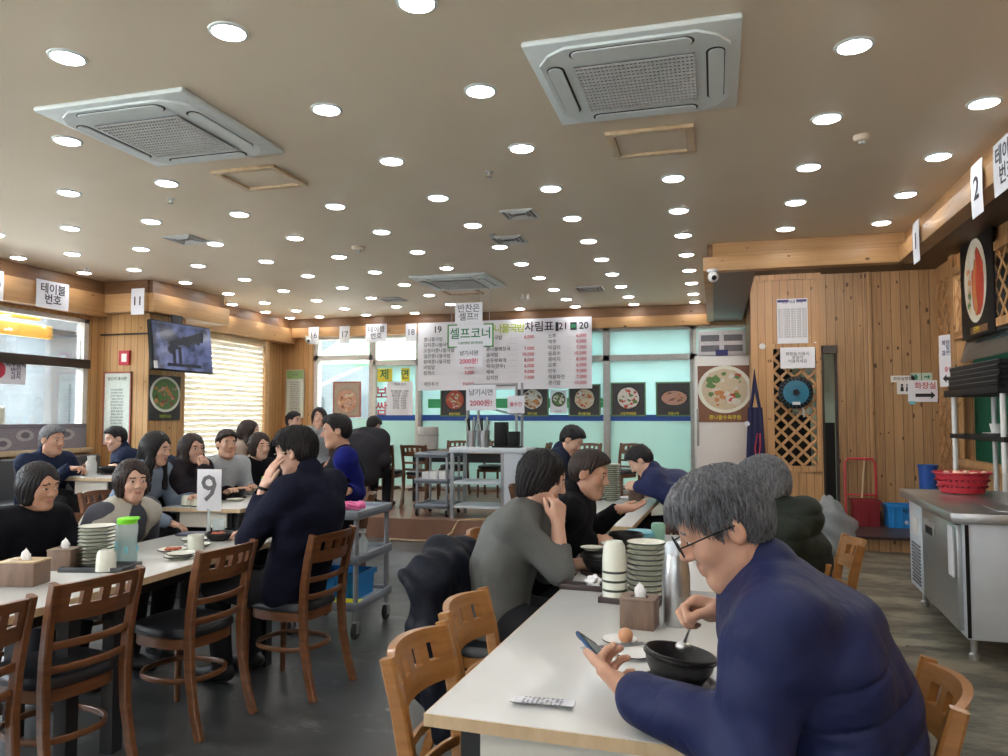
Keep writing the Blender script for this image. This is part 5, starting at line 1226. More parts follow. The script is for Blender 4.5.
for k, (x, y) in enumerate(((-.535, 3.38), (-.46, 3.47))):
    tag(plate_mesh(.052, .014).build('small_dish', ware_mats(), None, (x, y, TZ + .110 + .006 * k)), ['small dish lying on the lidded stone bowl, nearer', 'small dish lying on the lidded stone bowl, farther'][k], 'dish', 'dishes on the lidded bowl')
flat_tray('small black tray lying before the lidded stone bowl', -.52, 3.10, TZ, .10, .035, -.05)
def crumple(label, x, y, z, s):
    b = bmesh.new(); bmesh.ops.create_icosphere(b, subdivisions=3, radius=1)
    for v in b.verts:
        c = v.co; k = 1 + .3 * math.sin(5 * c.x + 3 * c.y) * math.cos(6 * c.z + 2 * c.x) + random.uniform(-.12, .12); v.co = c * k * s; v.co.z = max(0, v.co.z * .8 + s * .55)
    me = bpy.data.meshes.new('tissue'); b.to_mesh(me); b.free(); me.materials.append(M['tissue']); o = link('crumpled_tissue', me, None, (x, y, z)); return tag(o, label, 'tissue')
crumple('white crumpled tissue on the black tray by the stone bowl', -.49, 3.13, TZ + .006, .032)
t = thing('food_jar', 'clear jar with aqua lid at the end of the right table', 'jar', (-.40, 4.22, TZ)); MB().lathe([(0, 0), (.075, 0), (.078, .01), (.078, .055)], 28, cap=False).build('body', M['clear_plastic'], t); MB().lathe([(.082, .055), (.083, .075), (.07, .082), (0, .082)], 28).build('lid', M['aqua_plastic'], t); MB().lathe([(0, .004), (.072, .004), (.072, .035), (0, .035)], 24).build('contents', M['inkgrey'], t)
t = thing('tumbler', 'tall mint green tumbler beside the aqua lidded jar', 'cup', (-.305, 4.22, TZ)); MB().lathe([(0, 0), (.034, 0), (.038, .08), (.038, .115), (.032, .125), (0, .125)], 24).build('tumbler', M['mint_plastic'], t)
for k, (x, y, lab) in enumerate(((-.295, 2.40, 'small white dish with black rim under the brown egg'), (-.235, 2.27, 'small white dish with black rim behind the phone hand'))):
    tag(plate_mesh(.055, .013).build('small_dish', [M['white'], M['dark']], None, (x, y, TZ)), lab, 'dish', 'black rimmed dishes')
tag(MB().ball((0, 0, 0), (.023, .023, .03), nu=20, nv=14, X=RX(1.35)).build('egg', M['egg'], None, (-.275, 2.385, TZ + .028)), 'brown egg lying in the small dish near the tissue box', 'egg')
t = thing('chopsticks', 'thin steel chopsticks lying across the small dishes', 'chopsticks', (-.30, 2.30, TZ + .016), .5)
for k in (0, 1): MB().tube([(-.10, .012 * k, 0), (.10, .018 * k - .004, .002)], [.0025, .0035], 8).build('stick', M['steel'], t)
rc_ = thing('receipt', 'curled white receipt lying near the front table edge', 'receipt', (-.415, 1.835, TZ), .04)
g = MB(); n = 20; vs = []; fs = []
for k in range(n + 1):
    u = k / n; y = -.03 + .07 * u; z = .002 + .016 * (1 - u) ** 2 * 2.2 if u < 1 else .002; z = .002 + .03 * max(0, .45 - u) ** 1.3
    vs += [(-.075, y, z), (.078, y, z + .001), (-.075, y, z + .0012), (.078, y, z + .0022)]
for k in range(n):
    a = 4 * k; b = a + 4; fs += [(a, a + 1, b + 1, b), (a + 2, b + 2, b + 3, a + 3), (a, b, b + 2, a + 2), (a + 1, a + 3, b + 3, b + 1)]
g.add(vs, fs).build('paper', M['paper'], rc_)
g = MB()
for k in range(6):
    y = -.004 + .007 * k
    for q in range(9):
        if random.random() < .75: x = -.05 + .0115 * q; g.box(x, x + random.uniform(.004, .009), y, y + .0032, .0054, .0058)
g.build('printed_lines', M['inkgrey'], rc_)
# far right table
stack_plates(-.845, 6.40, TZ + .002, .078, 19, .0158, 'on the far right table', 'plate stack on the far table')
stack_cups(-.985, 6.42, TZ + .002, .055, .07, 6, .038, 'beside the far plate stack', 'bowl stack on the far table', 'bowl')
tissue_box('wooden tissue box on the far right table by the leaning man', -.645, 6.45, TZ, .2, .062, .045, .09)
t = thing('paper_sheet', 'white papers lying beside the far tissue box', 'paper', (-.70, 6.62, TZ), .3); bx(-.1, .09, -.07, .08, 0, .012, bev=.002).build('sheets', M['paper'], t)
t = thing('steel_flask', 'small grey flask standing near the man with bowed head', 'flask', (-1.08, 6.63, TZ)); MB().lathe([(0, 0), (.04, 0), (.04, .2), (.03, .25), (.03, .27), (0, .272)], 24).build('body', M['steel'], t)
# left table
flat_tray('dark grey tray under the plates and cup on the left table', -2.735, 2.90, TZ, .15, .085, .22, 'bench')
stack_plates(-2.80, 2.94, TZ + .007, .080, 11, .0165, 'on the left table', 'plate stack on the left table')
tag(cup_mesh(.043, .092).build('cup', [M['ceramic'], M['ceramic']], None, (-2.665, 2.855, TZ + .007)), 'single upturned cream cup in front of the left plate stack', 'cup')
bottle('clear water bottle with lime lid beside the left plate stack', -2.765, 3.09, TZ, .05, .215)
tissue_box('wooden tissue box cut off by the left picture edge', -2.80, 2.56, TZ, .22, .075, .055, .095)
tissue_box('smaller wooden tissue box beside the left plate stack', -2.90, 2.86, TZ, .25, .055, .05, .088)
for x, y, r, lab in ((-2.56, 3.215, .075, 'flat dish with black rim nearest the empty chair on the left table'), (-2.72, 3.36, .072, 'flat dish holding a red pickle on the left table'), (-2.70, 3.53, .07, 'flat dish with black rim beside the white mug'), (-2.83, 3.68, .075, 'flat dish with black rim nearest the woman in the vest')):
    tag(plate_mesh(r, .018).build('flat_dish', [M['ceramic'], M['dark']], None, (x, y, TZ)), lab, 'dish', 'flat dishes on the left table')
tag(plate_mesh(.07, .018).build('flat_dish', [M['ceramic'], M['dark']], None, (-2.553, 3.22, TZ + .012)), 'upper of two stacked flat dishes nearest the empty chair', 'dish', 'flat dishes on the left table')
def food_bits(label, x, y, z, r, m, n=14, cat='food', name='side_dish'):
    g = MB()
    for k in range(n): a = random.uniform(0, 6.28); q = r * math.sqrt(random.random()); g.ball((q * math.cos(a), q * math.sin(a), .006 + random.uniform(0, .006)), (random.uniform(.01, .02), random.uniform(.008, .014), .007), nu=8, nv=6, X=None)
    return tag(g.build(name, m, None, (x, y, z)), label, cat)
food_bits('red pickle pieces on a flat dish of the left table', -2.72, 3.36, TZ + .010, .035, M['food'])
mg = thing('mug', 'white mug standing among the flat dishes on the left table', 'mug', (-2.625, 3.42, TZ)); MB().lathe([(0, 0), (.036, 0), (.040, .01), (.042, .085), (.038, .085), (.035, .01), (0, .008)], 26).build('cup', M['ceramic'], mg)
stone_bowl('black bowl of red food at the elbow of the man in navy', -2.73, 3.76, TZ, .078, .045, rest=False)
food_bits('red food filling the black bowl near the number stand', -2.73, 3.76, TZ + .028, .04, M['food'], 18, 'food', 'stew')
gl = thing('drinking_glass', 'clear glass with milky drink beneath the number nine stand', 'glass', (-2.86, 3.93, TZ)); MB().lathe([(0, 0), (.032, 0), (.040, .09), (.037, .09), (.030, .008), (0, .008)], 24).build('glass', M['clear_plastic'], gl); MB().lathe([(0, .009), (.029, .009), (.034, .055), (0, .055)], 20).build('drink', M['white'], gl)
t = thing('folder', 'flat dark blue folder lying at the far end of the left table', 'folder', (-2.97, 3.90, TZ), .25); bx(-.12, .12, -.06, .06, 0, .012, bev=.003).build('cover', plain('slate_blue_cover', (.06, .07, .12), .4), t)
ns = thing('table_number_stand', 'white number nine sheet on a clear stand', 'sign', (-2.945, 3.95, TZ), .12)
MB().lathe([(.04, 0), (.04, .008), (.012, .012), (.010, .15), (0, .15)], 20).build('stem', M['clear_plastic'], ns); bx(-.078, .078, -.003, .003, .135, .385, bev=.001).build('sheet', M['paper'], ns); lettering(ns, '9', .225, 0, .262, M['inkgrey'], -.0045, bold=.008)
# second left table
for x, y, lab in ((-4.02, 5.13, 'cream cup on the second left table, leftmost of two'), (-3.92, 5.15, 'wide cream bowl beside the cup on the second left table')):
    tag(cup_mesh(.05 if 'cup' in lab.split()[1] else .075, .085 if 'cup' in lab.split()[1] else .07).build('upturned_cup' if 'cup' in lab.split()[1] else 'upturned_bowl', ware_mats(), None, (x, y, TZ)), lab, 'tableware')
bottle('clear bottle with lime lid behind the number nine sheet', -4.02, 5.35, TZ, .045, .21)
bottle('clear bottle with lime lid before the woman in the grey sweatshirt', -4.02, 6.25, TZ, .07, .15)
for k, (x, y) in enumerate(((-3.86, 5.52), (-3.75, 5.8), (-3.9, 5.95))):
    tag(plate_mesh(.075, .02).build('flat_dish', ware_mats(), None, (x, y, TZ)), ['cream dish near the hand on the second left table, nearest', 'cream dish on the second left table, middle of three', 'cream dish on the second left table, farthest of three'][k], 'dish', 'dishes on the second left table')
stone_bowl('black stone bowl on the second left table', -4.0, 5.72, TZ, .085, .07)
t = thing('food_jar', 'mint lidded jar on the second left table', 'jar', (-3.84, 6.15, TZ)); MB().lathe([(0, 0), (.05, 0), (.05, .05), (0, .05)], 20).build('body', M['white'], t); MB().lathe([(.053, .05), (.053, .066), (0, .07)], 20).build('lid', M['mint_plastic'], t)
# window table
t = thing('thermos', 'pale grey thermos on the window-side table', 'thermos', (-5.57, 5.76, .87)); MB().lathe([(0, 0), (.045, 0), (.046, .12), (.032, .16), (.036, .175), (.036, .19), (0, .192)], 24).build('body', plain('pale_grey_enamel', (.5, .52, .5), .35), t)
stone_bowl('black stone bowl on the window-side table', -5.62, 6.05, .87, .10, .06)
for k, (x, y) in enumerate(((-5.42, 5.95), (-5.34, 6.15))):
    tag(plate_mesh(.07, .02).build('flat_dish', ware_mats(), None, (x, y, .87)), ['cream dish right of the thermos, nearer', 'cream dish right of the thermos, farther'][k], 'dish', 'dishes on the window-side table')
# ================================================================== PEOPLE: one smooth surface grown from round limbs
def smin(a, b, k):
    if k <= 0: return np.minimum(a, b)
    h = np.maximum(k - np.abs(a - b), 0) / k
    return np.minimum(a, b) - h * h * k * .25
def V3(p): return np.array(p, dtype=np.float64)
def unit(v): v = V3(v); return v / (np.linalg.norm(v) + 1e-9)
# a shape is (kind, data, k, op, bounds)
def cone(a, b, ra, rb, k=.02, op='u', sx=1.0):
    a, b = V3(a), V3(b); r = max(ra, rb) * max(1, sx)
    return ('c', (a, b, ra, rb, sx), k, op, np.minimum(a, b) - r, np.maximum(a, b) + r)
def ell(c, r, R=None, k=.02, op='u'):
    c, r = V3(c), V3(r); m = r.max(); return ('e', (c, r, np.eye(3) if R is None else R), k, op, c - m, c + m)
def dist(s, X, Y, Z):
    kd, d = s[0], s[1]
    if kd == 'c':
        a, b, ra, rb, sx = d; ab = b - a
        px, py, pz = (X - a[0]) / sx, Y - a[1], Z - a[2]; abx = ab[0] / sx
        L = abx * abx + ab[1] ** 2 + ab[2] ** 2 + 1e-12
        t = np.clip((px * abx + py * ab[1] + pz * ab[2]) / L, 0, 1)
        return np.sqrt((px - t * abx) ** 2 + (py - t * ab[1]) ** 2 + (pz - t * ab[2]) ** 2) - (ra + (rb - ra) * t)
    c, r, R = d; px, py, pz = X - c[0], Y - c[1], Z - c[2]
    q = [(px * R[0, i] + py * R[1, i] + pz * R[2, i]) for i in range(3)]
    k0 = np.sqrt(sum((q[i] / r[i]) ** 2 for i in range(3))); k1 = np.sqrt(sum((q[i] / r[i] ** 2) ** 2 for i in range(3))) + 1e-9
    return k0 * (k0 - 1) / k1
CORN = np.array([[i, j, k] for i in (0, 1) for j in (0, 1) for k in (0, 1)])
EDG = [(a, b) for a in range(8) for b in range(a + 1, 8) if np.abs(CORN[a] - CORN[b]).sum() == 1]
def grow(shapes, h, post=None, lo=None, hi=None):
    """signed distance grid of the shapes -> vertices and quads (surface nets)"""
    us = [s for s in shapes if s[3] == 'u']
    o = np.min([s[4] for s in us], 0) - 3 * h if lo is None else V3(lo); e = np.max([s[5] for s in us], 0) + 3 * h if hi is None else V3(hi)
    n = np.ceil((e - o) / h).astype(int) + 1
    ax = [(o[i] + h * np.arange(n[i])).astype(np.float32) for i in range(3)]
    D = np.full(n, .3, np.float32)
    for s in shapes:
        mg = abs(s[2]) + 3 * h + .012
        i0 = np.maximum(np.floor((s[4] - mg - o) / h).astype(int), 0); i1 = np.minimum(np.ceil((s[5] + mg - o) / h).astype(int) + 1, n)
        if (i1 <= i0).any(): continue
        sl = tuple(slice(a, b) for a, b in zip(i0, i1))
        d = dist(s, ax[0][sl[0]][:, None, None], ax[1][sl[1]][None, :, None], ax[2][sl[2]][None, None, :]).astype(np.float32)
        if s[3] == 'u': D[sl] = smin(D[sl], d, s[2])
        else: D[sl] = -smin(-D[sl], d, s[2])
    if post is not None: D = post(D, ax[0][:, None, None], ax[1][None, :, None], ax[2][None, None, :]).astype(np.float32)
    S = D < 0
    cnt = np.zeros(tuple(n - 1), np.int8)
    for c in CORN: cnt += S[c[0]:n[0] - 1 + c[0], c[1]:n[1] - 1 + c[1], c[2]:n[2] - 1 + c[2]]
    act = (cnt > 0) & (cnt < 8); idx = np.argwhere(act)
    vid = np.full(act.shape, -1, np.int64); vid[act] = np.arange(len(idx))
    val = np.stack([D[tuple((idx + c).T)] for c in CORN], 1)
    acc = np.zeros((len(idx), 3)); w = np.zeros(len(idx))
    for a, b in EDG:
        va, vb = val[:, a], val[:, b]; m = (va < 0) != (vb < 0); t = np.where(m, va / np.where(m, va - vb, 1), 0)
        acc += m[:, None] * (CORN[a] + t[:, None] * (CORN[b] - CORN[a])); w += m
    P = o + h * (idx + acc / w[:, None])
    Q = []
    for ax_ in range(3):
        u, v = [(1, 2), (2, 0), (0, 1)][ax_]
        sl0 = [slice(None)] * 3; sl1 = [slice(None)] * 3; sl0[ax_] = slice(0, -1); sl1[ax_] = slice(1, None)
        ch = S[tuple(sl0)] != S[tuple(sl1)]; ii = np.argwhere(ch)
        ii = ii[(ii[:, u] > 0) & (ii[:, v] > 0) & (ii[:, u] < n[u] - 1) & (ii[:, v] < n[v] - 1)]
        def off(du, dv): k = ii.copy(); k[:, u] += du; k[:, v] += dv; return vid[tuple(k.T)]
        q = np.stack([off(-1, -1), off(0, -1), off(0, 0), off(-1, 0)], 1); ins = S[tuple(ii.T)]
        q[~ins] = q[~ins][:, ::-1]; Q.append(q)
    Q = np.concatenate(Q); Q = Q[(Q >= 0).all(1)]
    return P, Q
def grid_mesh(name, P, Q, mats, parent, mi=None):
    me = bpy.data.meshes.new(name); nq = len(Q)
    me.vertices.add(len(P)); me.vertices.foreach_set('co', P.astype(np.float32).ravel())
    me.loops.add(nq * 4); me.loops.foreach_set('vertex_index', Q.astype(np.int32).ravel())
    me.polygons.add(nq); me.polygons.foreach_set('loop_start', np.arange(0, nq * 4, 4, dtype=np.int32)); me.polygons.foreach_set('loop_total', np.full(nq, 4, np.int32))
    mats = mats if isinstance(mats, list) else [mats]
    for m in mats: me.materials.append(m)
    if mi is not None: me.polygons.foreach_set('material_index', mi.astype(np.int32))
    me.polygons.foreach_set('use_smooth', np.ones(nq, bool)); me.update(calc_edges=True); me.validate()
    return link(name, me, parent)
def folds(amp, seed=0, f=1.0):
    """shallow cloth folds"""
    r = np.random.default_rng(seed); K = r.normal(0, 1, (5, 3)); ph = r.uniform(0, 6.28, 5)
    def fn(D, X, Y, Z):
        w = np.sin(9 * f * X + 2.1 * seed) + np.sin(8 * f * Y + 5 * Z)
        d = 0
        for i in range(5):
            k = K[i] / np.linalg.norm(K[i]) * (16 + 9 * i) * f; d = d + np.sin(k[0] * X + k[1] * Y + k[2] * Z + ph[i] + 1.4 * w) / (1.2 + .4 * i)
        return D + amp * .5 * d
    return fn
def rot(yaw, pitch=0, roll=0):
    return np.array((Matrix.Rotation(yaw, 3, 'Z') @ Matrix.Rotation(-pitch, 3, 'X') @ Matrix.Rotation(roll, 3, 'Y')))
def head_shapes(c, R, s, nb, fem=False):
    def p(x, y, z):
        if fem and z < -.03: x, z = x * .88, -.03 + (z + .03) * .88
        return c + R @ (V3((x, y, z)) * s)
    o = [ell(p(0, -.012, .035), V3((.075, .094, .088)) * s, R), ell(p(0, .026, -.038), V3((.056 if fem else .060, .060, .070 if fem else .078)) * s, R, .03 * s)]
    o += [cone(p(-.044, .0, -.062), p(-.018, .058, -.098), .024 * s, .020 * s, .03 * s), cone(p(.044, .0, -.062), p(.018, .058, -.098), .024 * s, .020 * s, .03 * s)]
    o += [cone(p(-.012, .062, -.100), p(.012, .062, -.100), .020 * s, .020 * s, .02 * s)]
    for e in (-1, 1): o += [ell(p(e * .036, .056, -.022), V3((.026, .026, .026)) * s, R, .02 * s)]
    o += [cone(p(-.034, .074, .032), p(.034, .074, .032), (.0135 if fem else .015) * s, (.0135 if fem else .015) * s, .02 * s)]
    for e in (-1, 1): o += [ell(p(e * .031, .098, .010), V3((.017, .013, .010)) * s, R, .010 * s, 's')]
    for e in (-1, 1): o += [ell(p(e * .031, .077, .010), V3((.0135, .0125, .0095)) * s, R, .004 * s)]
    o += [cone(p(0, .082, .022), p(0, .104, -.020), .0085 * s, .0125 * s, .012 * s)]
    for e in (-1, 1): o += [ell(p(e * .013, .095, -.025), V3((.009, .011, .008)) * s, R, .007 * s)]
    o += [cone(p(-.018, .083, -.055), p(.018, .083, -.055), .0085 * s, .0085 * s, .008 * s), cone(p(-.014, .083, -.066), p(.014, .083, -.066), .0085 * s, .0085 * s, .006 * s)]
    o += [cone(p(-.022, .0975, -.0605), p(.022, .0975, -.0605), .0035 * s, .0035 * s, .005 * s, 's')]
    for e in (-1, 1):
        Re = R @ rot(e * .35); o += [ell(p(e * .080, -.012, -.002), V3((.009, .020, .031)) * s, Re, .008 * s), ell(p(e * .088, -.008, .000), V3((.006, .010, .017)) * s, Re, .004 * s, 's')]
    o += [cone(p(0, -.022, -.060), nb, .054 * s, .060 * s, .03 * s)]
    return o
def hand_shapes(W, d, n, side, curl, s=1.0, spread=0.0, thumb=.5):
    d = unit(d); n = unit(V3(n) - d * np.dot(d, n)); th = np.cross(d, n) * side
    o = []; base = []
    for i, (off, dist_) in enumerate(((.031, .086), (.0105, .092), (-.011, .088), (-.031, .078))):
        b = W + s * (d * dist_ + th * off); base.append(b)
        o.append(cone(W + s * (d * .012 + th * off * .55), b, .0175 * s, .0125 * s, .014 * s))
    o.append(cone(W + s * (d * .045 + th * .02 + n * .006), W + s * (d * .045 - th * .022 + n * .006), .0145 * s, .0135 * s, .015 * s))
    cs = curl if isinstance(curl, (list, tuple)) else [curl * 1.0, curl * 1.04, curl * 1.1, curl * 1.18]
    for i, (L, c) in enumerate(zip((.072, .080, .075, .058), cs)):
        p = base[i]; r = (.0098, .0102, .0096, .0085)[i] * s; a = 0.0; lat = th * (1.5 - i) * spread * .25
        for j, (fl, da) in enumerate(((.47, 60), (.30, 85), (.23, 55))):
            a += c * da * D2R; q = p + s * L * fl * unit(d * math.cos(a) + n * math.sin(a) + lat)
            o.append(cone(p, q, r * (1 - .08 * j), r * (1 - .08 * (j + 1)), .003 * s)); p = q
    b = W + s * (d * .022 + th * .024); v1 = unit(d * .60 + th * (.85 - .5 * thumb) + n * .55 * thumb); q1 = b + s * .042 * v1
    v2 = unit(d * .9 + th * (.35 - .6 * thumb) + n * .6 * thumb); q2 = q1 + s * .033 * v2; q3 = q2 + s * .026 * unit(v2 + n * .25 * thumb)
    o += [cone(b, q1, .0165 * s, .0125 * s, .012 * s), cone(q1, q2, .0118 * s, .0105 * s, .003 * s), cone(q2, q3, .0105 * s, .0085 * s, .003 * s)]
    return o
def elbow(S, Wr, a, b, pole):
    v = Wr - S; L = np.linalg.norm(v)
    if L > (a + b) * .985: k = L / ((a + b) * .985); a *= k; b *= k
    x = (a * a - b * b + L * L) / (2 * L); hgt = math.sqrt(max(a * a - x * x, 0)); u = v / L
    pl = unit(pole - u * np.dot(pole, u)); return S + u * x + pl * hgt
def person(label, hip, head, face, hyaw=0, hpitch=0, hroll=0, L=None, R=None, skin=None, hair='short', hairm=None, top=None, topname='sweater', t=.016, collar='crew', trousers=None,
           h=.009, bulk=1.0, hs=1.0, hunch=.03, seed=1, sleeve=1.0, fold=.005, extra=None, z0=0.0, scale=1.0, hand=1.0, group=None, shw=.185, shdrop=.045):
    """face: heading in degrees (0 looks away from the camera along +Y, 90 looks to -X). L, R = dict(w=wrist, d=direction, n=palm normal, curl=...) in world space"""
    skin = skin or SKIN; hairm = hairm or H_BLACK
    fa = face * D2R; root = thing('person', label, 'person', (hip[0], hip[1], z0), fa, group)
    ca, sa = math.cos(fa), math.sin(fa)
    def loc(p): x, y = p[0] - hip[0], p[1] - hip[1]; return V3((ca * x + sa * y, -sa * x + ca * y, p[2] - z0))
    def locd(d): return V3((ca * d[0] + sa * d[1], -sa * d[0] + ca * d[1], d[2]))
    H = loc(hip); hc = loc(head); Rh = rot(hyaw * D2R, hpitch * D2R, hroll * D2R)
    base_dir = Rh @ V3((0, -.05, -.145)); nb = hc + base_dir * hs * .62 + V3((0, -.02, -.062)) * hs
    mid = H * .52 + nb * .48 + V3((0, -hunch, 0)); chest = H * .20 + nb * .80 + V3((0, -hunch * .75, -.035))
    bk = bulk
    def torso(g):
        return [cone(H + V3((0, -.01, .0)), mid, .118 * bk + g, .108 * bk + g, .03, sx=1.38), cone(mid, chest, .108 * bk + g, .112 * bk + g, .05, sx=1.42), cone(chest, nb + V3((0, -.01, -.055)), .112 * bk + g, .070 * bk + g, .05, sx=1.5)]
    SJ = {}; out = {}
    for e, sp in ((-1, L), (1, R)):
        S = nb + V3((e * shw * scale, -.015, -shdrop))
        sp = sp or {}
        Wr = loc(sp['w']) if 'w' in sp else H + V3((e * .12, .27, .10))
        if 'elbow' in sp: E_ = loc(sp['elbow'])
        else: E_ = elbow(S, Wr, .285 * scale, .25 * scale, locd(sp['pole']) if 'pole' in sp else V3((e * .45, -.35, -1)))
        d = locd(sp['d']) if 'd' in sp else unit(Wr - E_); n = locd(sp['n']) if 'n' in sp else V3((0, 0, -1))
        SJ[e] = (S, E_, Wr, d, n, sp)
    def arms(g, end=1.0):
        o = []
        for e, (S, E_, Wr, d, n, sp) in SJ.items():
            W2 = E_ + (Wr - E_) * end
            o += [cone(nb + V3((e * .045, -.01, -.030)), S, .058 * bk + g, .058 * bk + g, .045), cone(S, E_, .053 * bk + g, .041 * bk + g, .03), cone(E_, W2, .040 * bk + g, (.028 + .012 * (1 - end)) + g * .8, .02)]
        return o
    def legs(g):
        o = []
        for e in (-1, 1):
            K = V3((H[0] + e * .115, H[1] + .42, max(H[2] - .02, .46) if H[2] < .8 else H[2])); A = K + V3((0, -.05, 0)); A[2] = .085
            o += [cone(H + V3((e * .08, .02, -.01)), K, .088 * bk + g, .060 + g, .03), cone(K, A, .058 + g, .040 + g, .02)]; out[e] = A
        return o
    fem = hair in ('bob', 'long', 'round')
    # body
    sh = torso(0) + arms(0) + legs(0) + head_shapes(hc, Rh, hs, nb, fem)
    for e, (S, E_, Wr, d, n, sp) in SJ.items():
        sh += hand_shapes(Wr, d, n, e, sp.get('curl', .3), hs * hand, sp.get('spread', .3), sp.get('thumb', .5))
    P, Q = grow(sh, h)
    ctr = P[Q].mean(1); q = (ctr - hc) @ Rh / hs; mi = np.zeros(len(Q), int)
    lz = -.0605 if not fem else -.0568
    mi[(np.abs(q[:, 0]) < .019) & (np.abs(q[:, 2] - lz) < .0085) & (q[:, 1] > .074)] = 1
    ax_ = np.abs(q[:, 0]); mi[(ax_ > .015) & (ax_ < .047) & (np.abs(q[:, 2] - .0355 + np.abs(ax_ - .026) * .16) < .0036) & (q[:, 1] > .05)] = 2
    ey = (np.abs(ax_ - .031) < .0115) & (np.abs(q[:, 2] - .010) < .0042) & (q[:, 1] > .06); mi[ey] = 3
    mi[ey & (np.abs(ax_ - .031) < .0062)] = 4
    grid_mesh('body', P, Q, [skin, LIP, hairm, EYE, IRIS], root, mi)
    # clothes
    cl = torso(t) + arms(t, sleeve); fn = folds(fold, seed)
    neck_cut = [cone(nb + V3((0, .005, .0)), hc, .064 * hs, .058 * hs, .006, 's')]
    for e, (S, E_, Wr, d, n, sp) in SJ.items():
        u = unit(Wr - E_); Wc = E_ + (Wr - E_) * sleeve; neck_cut += [cone(Wc + u * .012, Wc + u * .12, .040 + .012 * (1 - sleeve), .045, .004, 's')]
    if collar == 'high': cl += [cone(nb + V3((0, -.012, -.02)), nb + (hc - nb) * .28 + V3((0, -.02, .012)), .078 * hs, .074 * hs, .012)]
    elif collar == 'hood': cl += [ell(nb + V3((0, -.085, .03)), (.125, .075, .085), None, .03), cone(nb + V3((0, -.012, -.02)), nb + (hc - nb) * .22, .082 * hs, .08 * hs, .015)]
    else: cl += [cone(nb + V3((0, -.008, -.02)), nb + (hc - nb) * .10, .070 * hs, .069 * hs, .01)]
    post = fn
    if extra and 'post' in extra:
        ep = extra['post']; post = lambda D, X, Y, Z: ep(fn(D, X, Y, Z), X, Y, Z, H, nb)
    P, Q = grow([s for s in cl] + neck_cut, h * .95, post)
    if extra and 'sleeves' in extra:
        c_ = P[Q].mean(1).T; da = np.min([dist(s, *c_) for s in arms(t, sleeve) if np.linalg.norm(s[1][0] - nb) > .1], 0); dt = np.min([dist(s, *c_) for s in torso(t)], 0)
        grid_mesh(topname, P, Q, [top, extra['sleeves']], root, (da < dt).astype(int))
    else: grid_mesh(topname, P, Q, top, root)
    if extra and 'vest' in extra:
        vs = [cone(s[1][0], s[1][1], s[1][2] + .014, s[1][3] + .014, s[2], sx=s[1][4]) for s in torso(t)] + [cone(nb + V3((e * .05, -.01, -.03)), nb + V3((e * .185, -.012, -.06)), .088, .086, .04) for e in (-1, 1)]
        cut = [cone(nb + V3((0, .0, .0)), hc, .078 * hs, .07 * hs, .006, 's'), cone(nb + V3((0, .12, -.03)), H + V3((0, .26, .05)), .068, .17, .01, 's')]
        P, Q = grow(vs + cut, h * .95, folds(.006, seed + 3)); grid_mesh('vest', P, Q, extra['vest'], root)
    P, Q = grow([cone(s[1][0], s[1][1], s[1][2] + .004, s[1][3] + .004, s[2], sx=s[1][4]) for s in legs(.010)] + [cone(H + V3((0, -.01, -.02)), H + V3((0, 0, .07)), .125 * bk, .120 * bk, .04, sx=1.35)], max(h, .009), folds(.004, seed + 1)); grid_mesh('trousers', P, Q, trousers or TROUSER, root)
    for e in (-1, 1):
        A = out[e]; P, Q = grow([cone(A + V3((0, -.035, -.035)), A + V3((0, .06, -.04)), .043, .042, .02), cone(A + V3((0, .06, -.042)), A + V3((0, .16, -.052)), .042, .030, .02), cone(A + V3((0, 0, .03)), A, .05, .046, .02)], .009, lambda D, X, Y, Z: np.maximum(D, .004 - Z)); grid_mesh('shoe', P, Q, SHOE, root)
    if extra and 'collar' in extra:
        ax0 = nb + V3((0, -.016, -.035)); up = unit(hc - nb + V3((0, -.02, 0)))
        P, Q = grow([cone(ax0, ax0 + up * .070, .108 * hs, .087 * hs, .004), cone(ax0 - up * .04, ax0 + up * .14, .094 * hs, .074 * hs, .004, 's'), cone(ax0 + up * .105, ax0 + up * .25, .115 * hs, .115 * hs, .004, 's'), cone(nb + V3((0, .19, -.10)), hc + V3((0, .16, -.12)), .055, .05, .008, 's')], h * .8); grid_mesh('collar', P, Q, extra['collar'], root)
    # hair
    def hp(x, y, z): return hc + Rh @ (V3((x, y, z)) * hs)
    hsx = [ell(hp(0, -.018, .040), V3((.086, .104, .094)) * hs, Rh)]
    if hair in ('bob', 'long'): hsx += [ell(hp(0, -.028, .005), V3((.100, .100, .115)) * hs, Rh, .03)]
    if hair == 'bob': hsx += [cone(hp(-.066, -.02, .0), hp(-.068, .004, -.07), .034 * hs, .024 * hs, .03), cone(hp(.066, -.02, .0), hp(.068, .004, -.07), .034 * hs, .026 * hs, .03), cone(hp(0, -.06, .0), hp(0, -.062, -.095), .06 * hs, .045 * hs, .04)]
    if hair == 'long':
        for e in (-1, 1): hsx += [cone(hp(e * .065, -.01, 0), hp(e * .078, .012, -.10), .036 * hs, .034 * hs, .03), cone(hp(e * .078, .012, -.10), nb + V3((e * .10, .075, -.16)), .034 * hs, .020 * hs, .03)]
        hsx += [cone(hp(0, -.05, 0), nb + V3((0, -.09, -.04)), .075 * hs, .06, .04), cone(nb + V3((-.04, -.10, -.02)), nb + V3((-.04, -.12, -.22)), .05, .022, .03), cone(nb + V3((.04, -.10, -.02)), nb + V3((.04, -.12, -.22)), .05, .022, .03)]
    if hair in ('short', 'thick'): hsx += [ell(hp(0, -.052, -.005), V3((.070, .060, .070)) * hs, Rh, .03)]
    if hair == 'thick': hsx += [ell(hp(0, .02, .080), V3((.074, .076, .050)) * hs, Rh, .03)]
    if hair == 'round': hsx += [ell(hp(0, -.03, .01), V3((.096, .098, .110)) * hs, Rh, .03), cone(hp(0, -.05, .0), hp(0, -.05, -.085), .068 * hs, .050 * hs, .04)]
    Rt = Rh
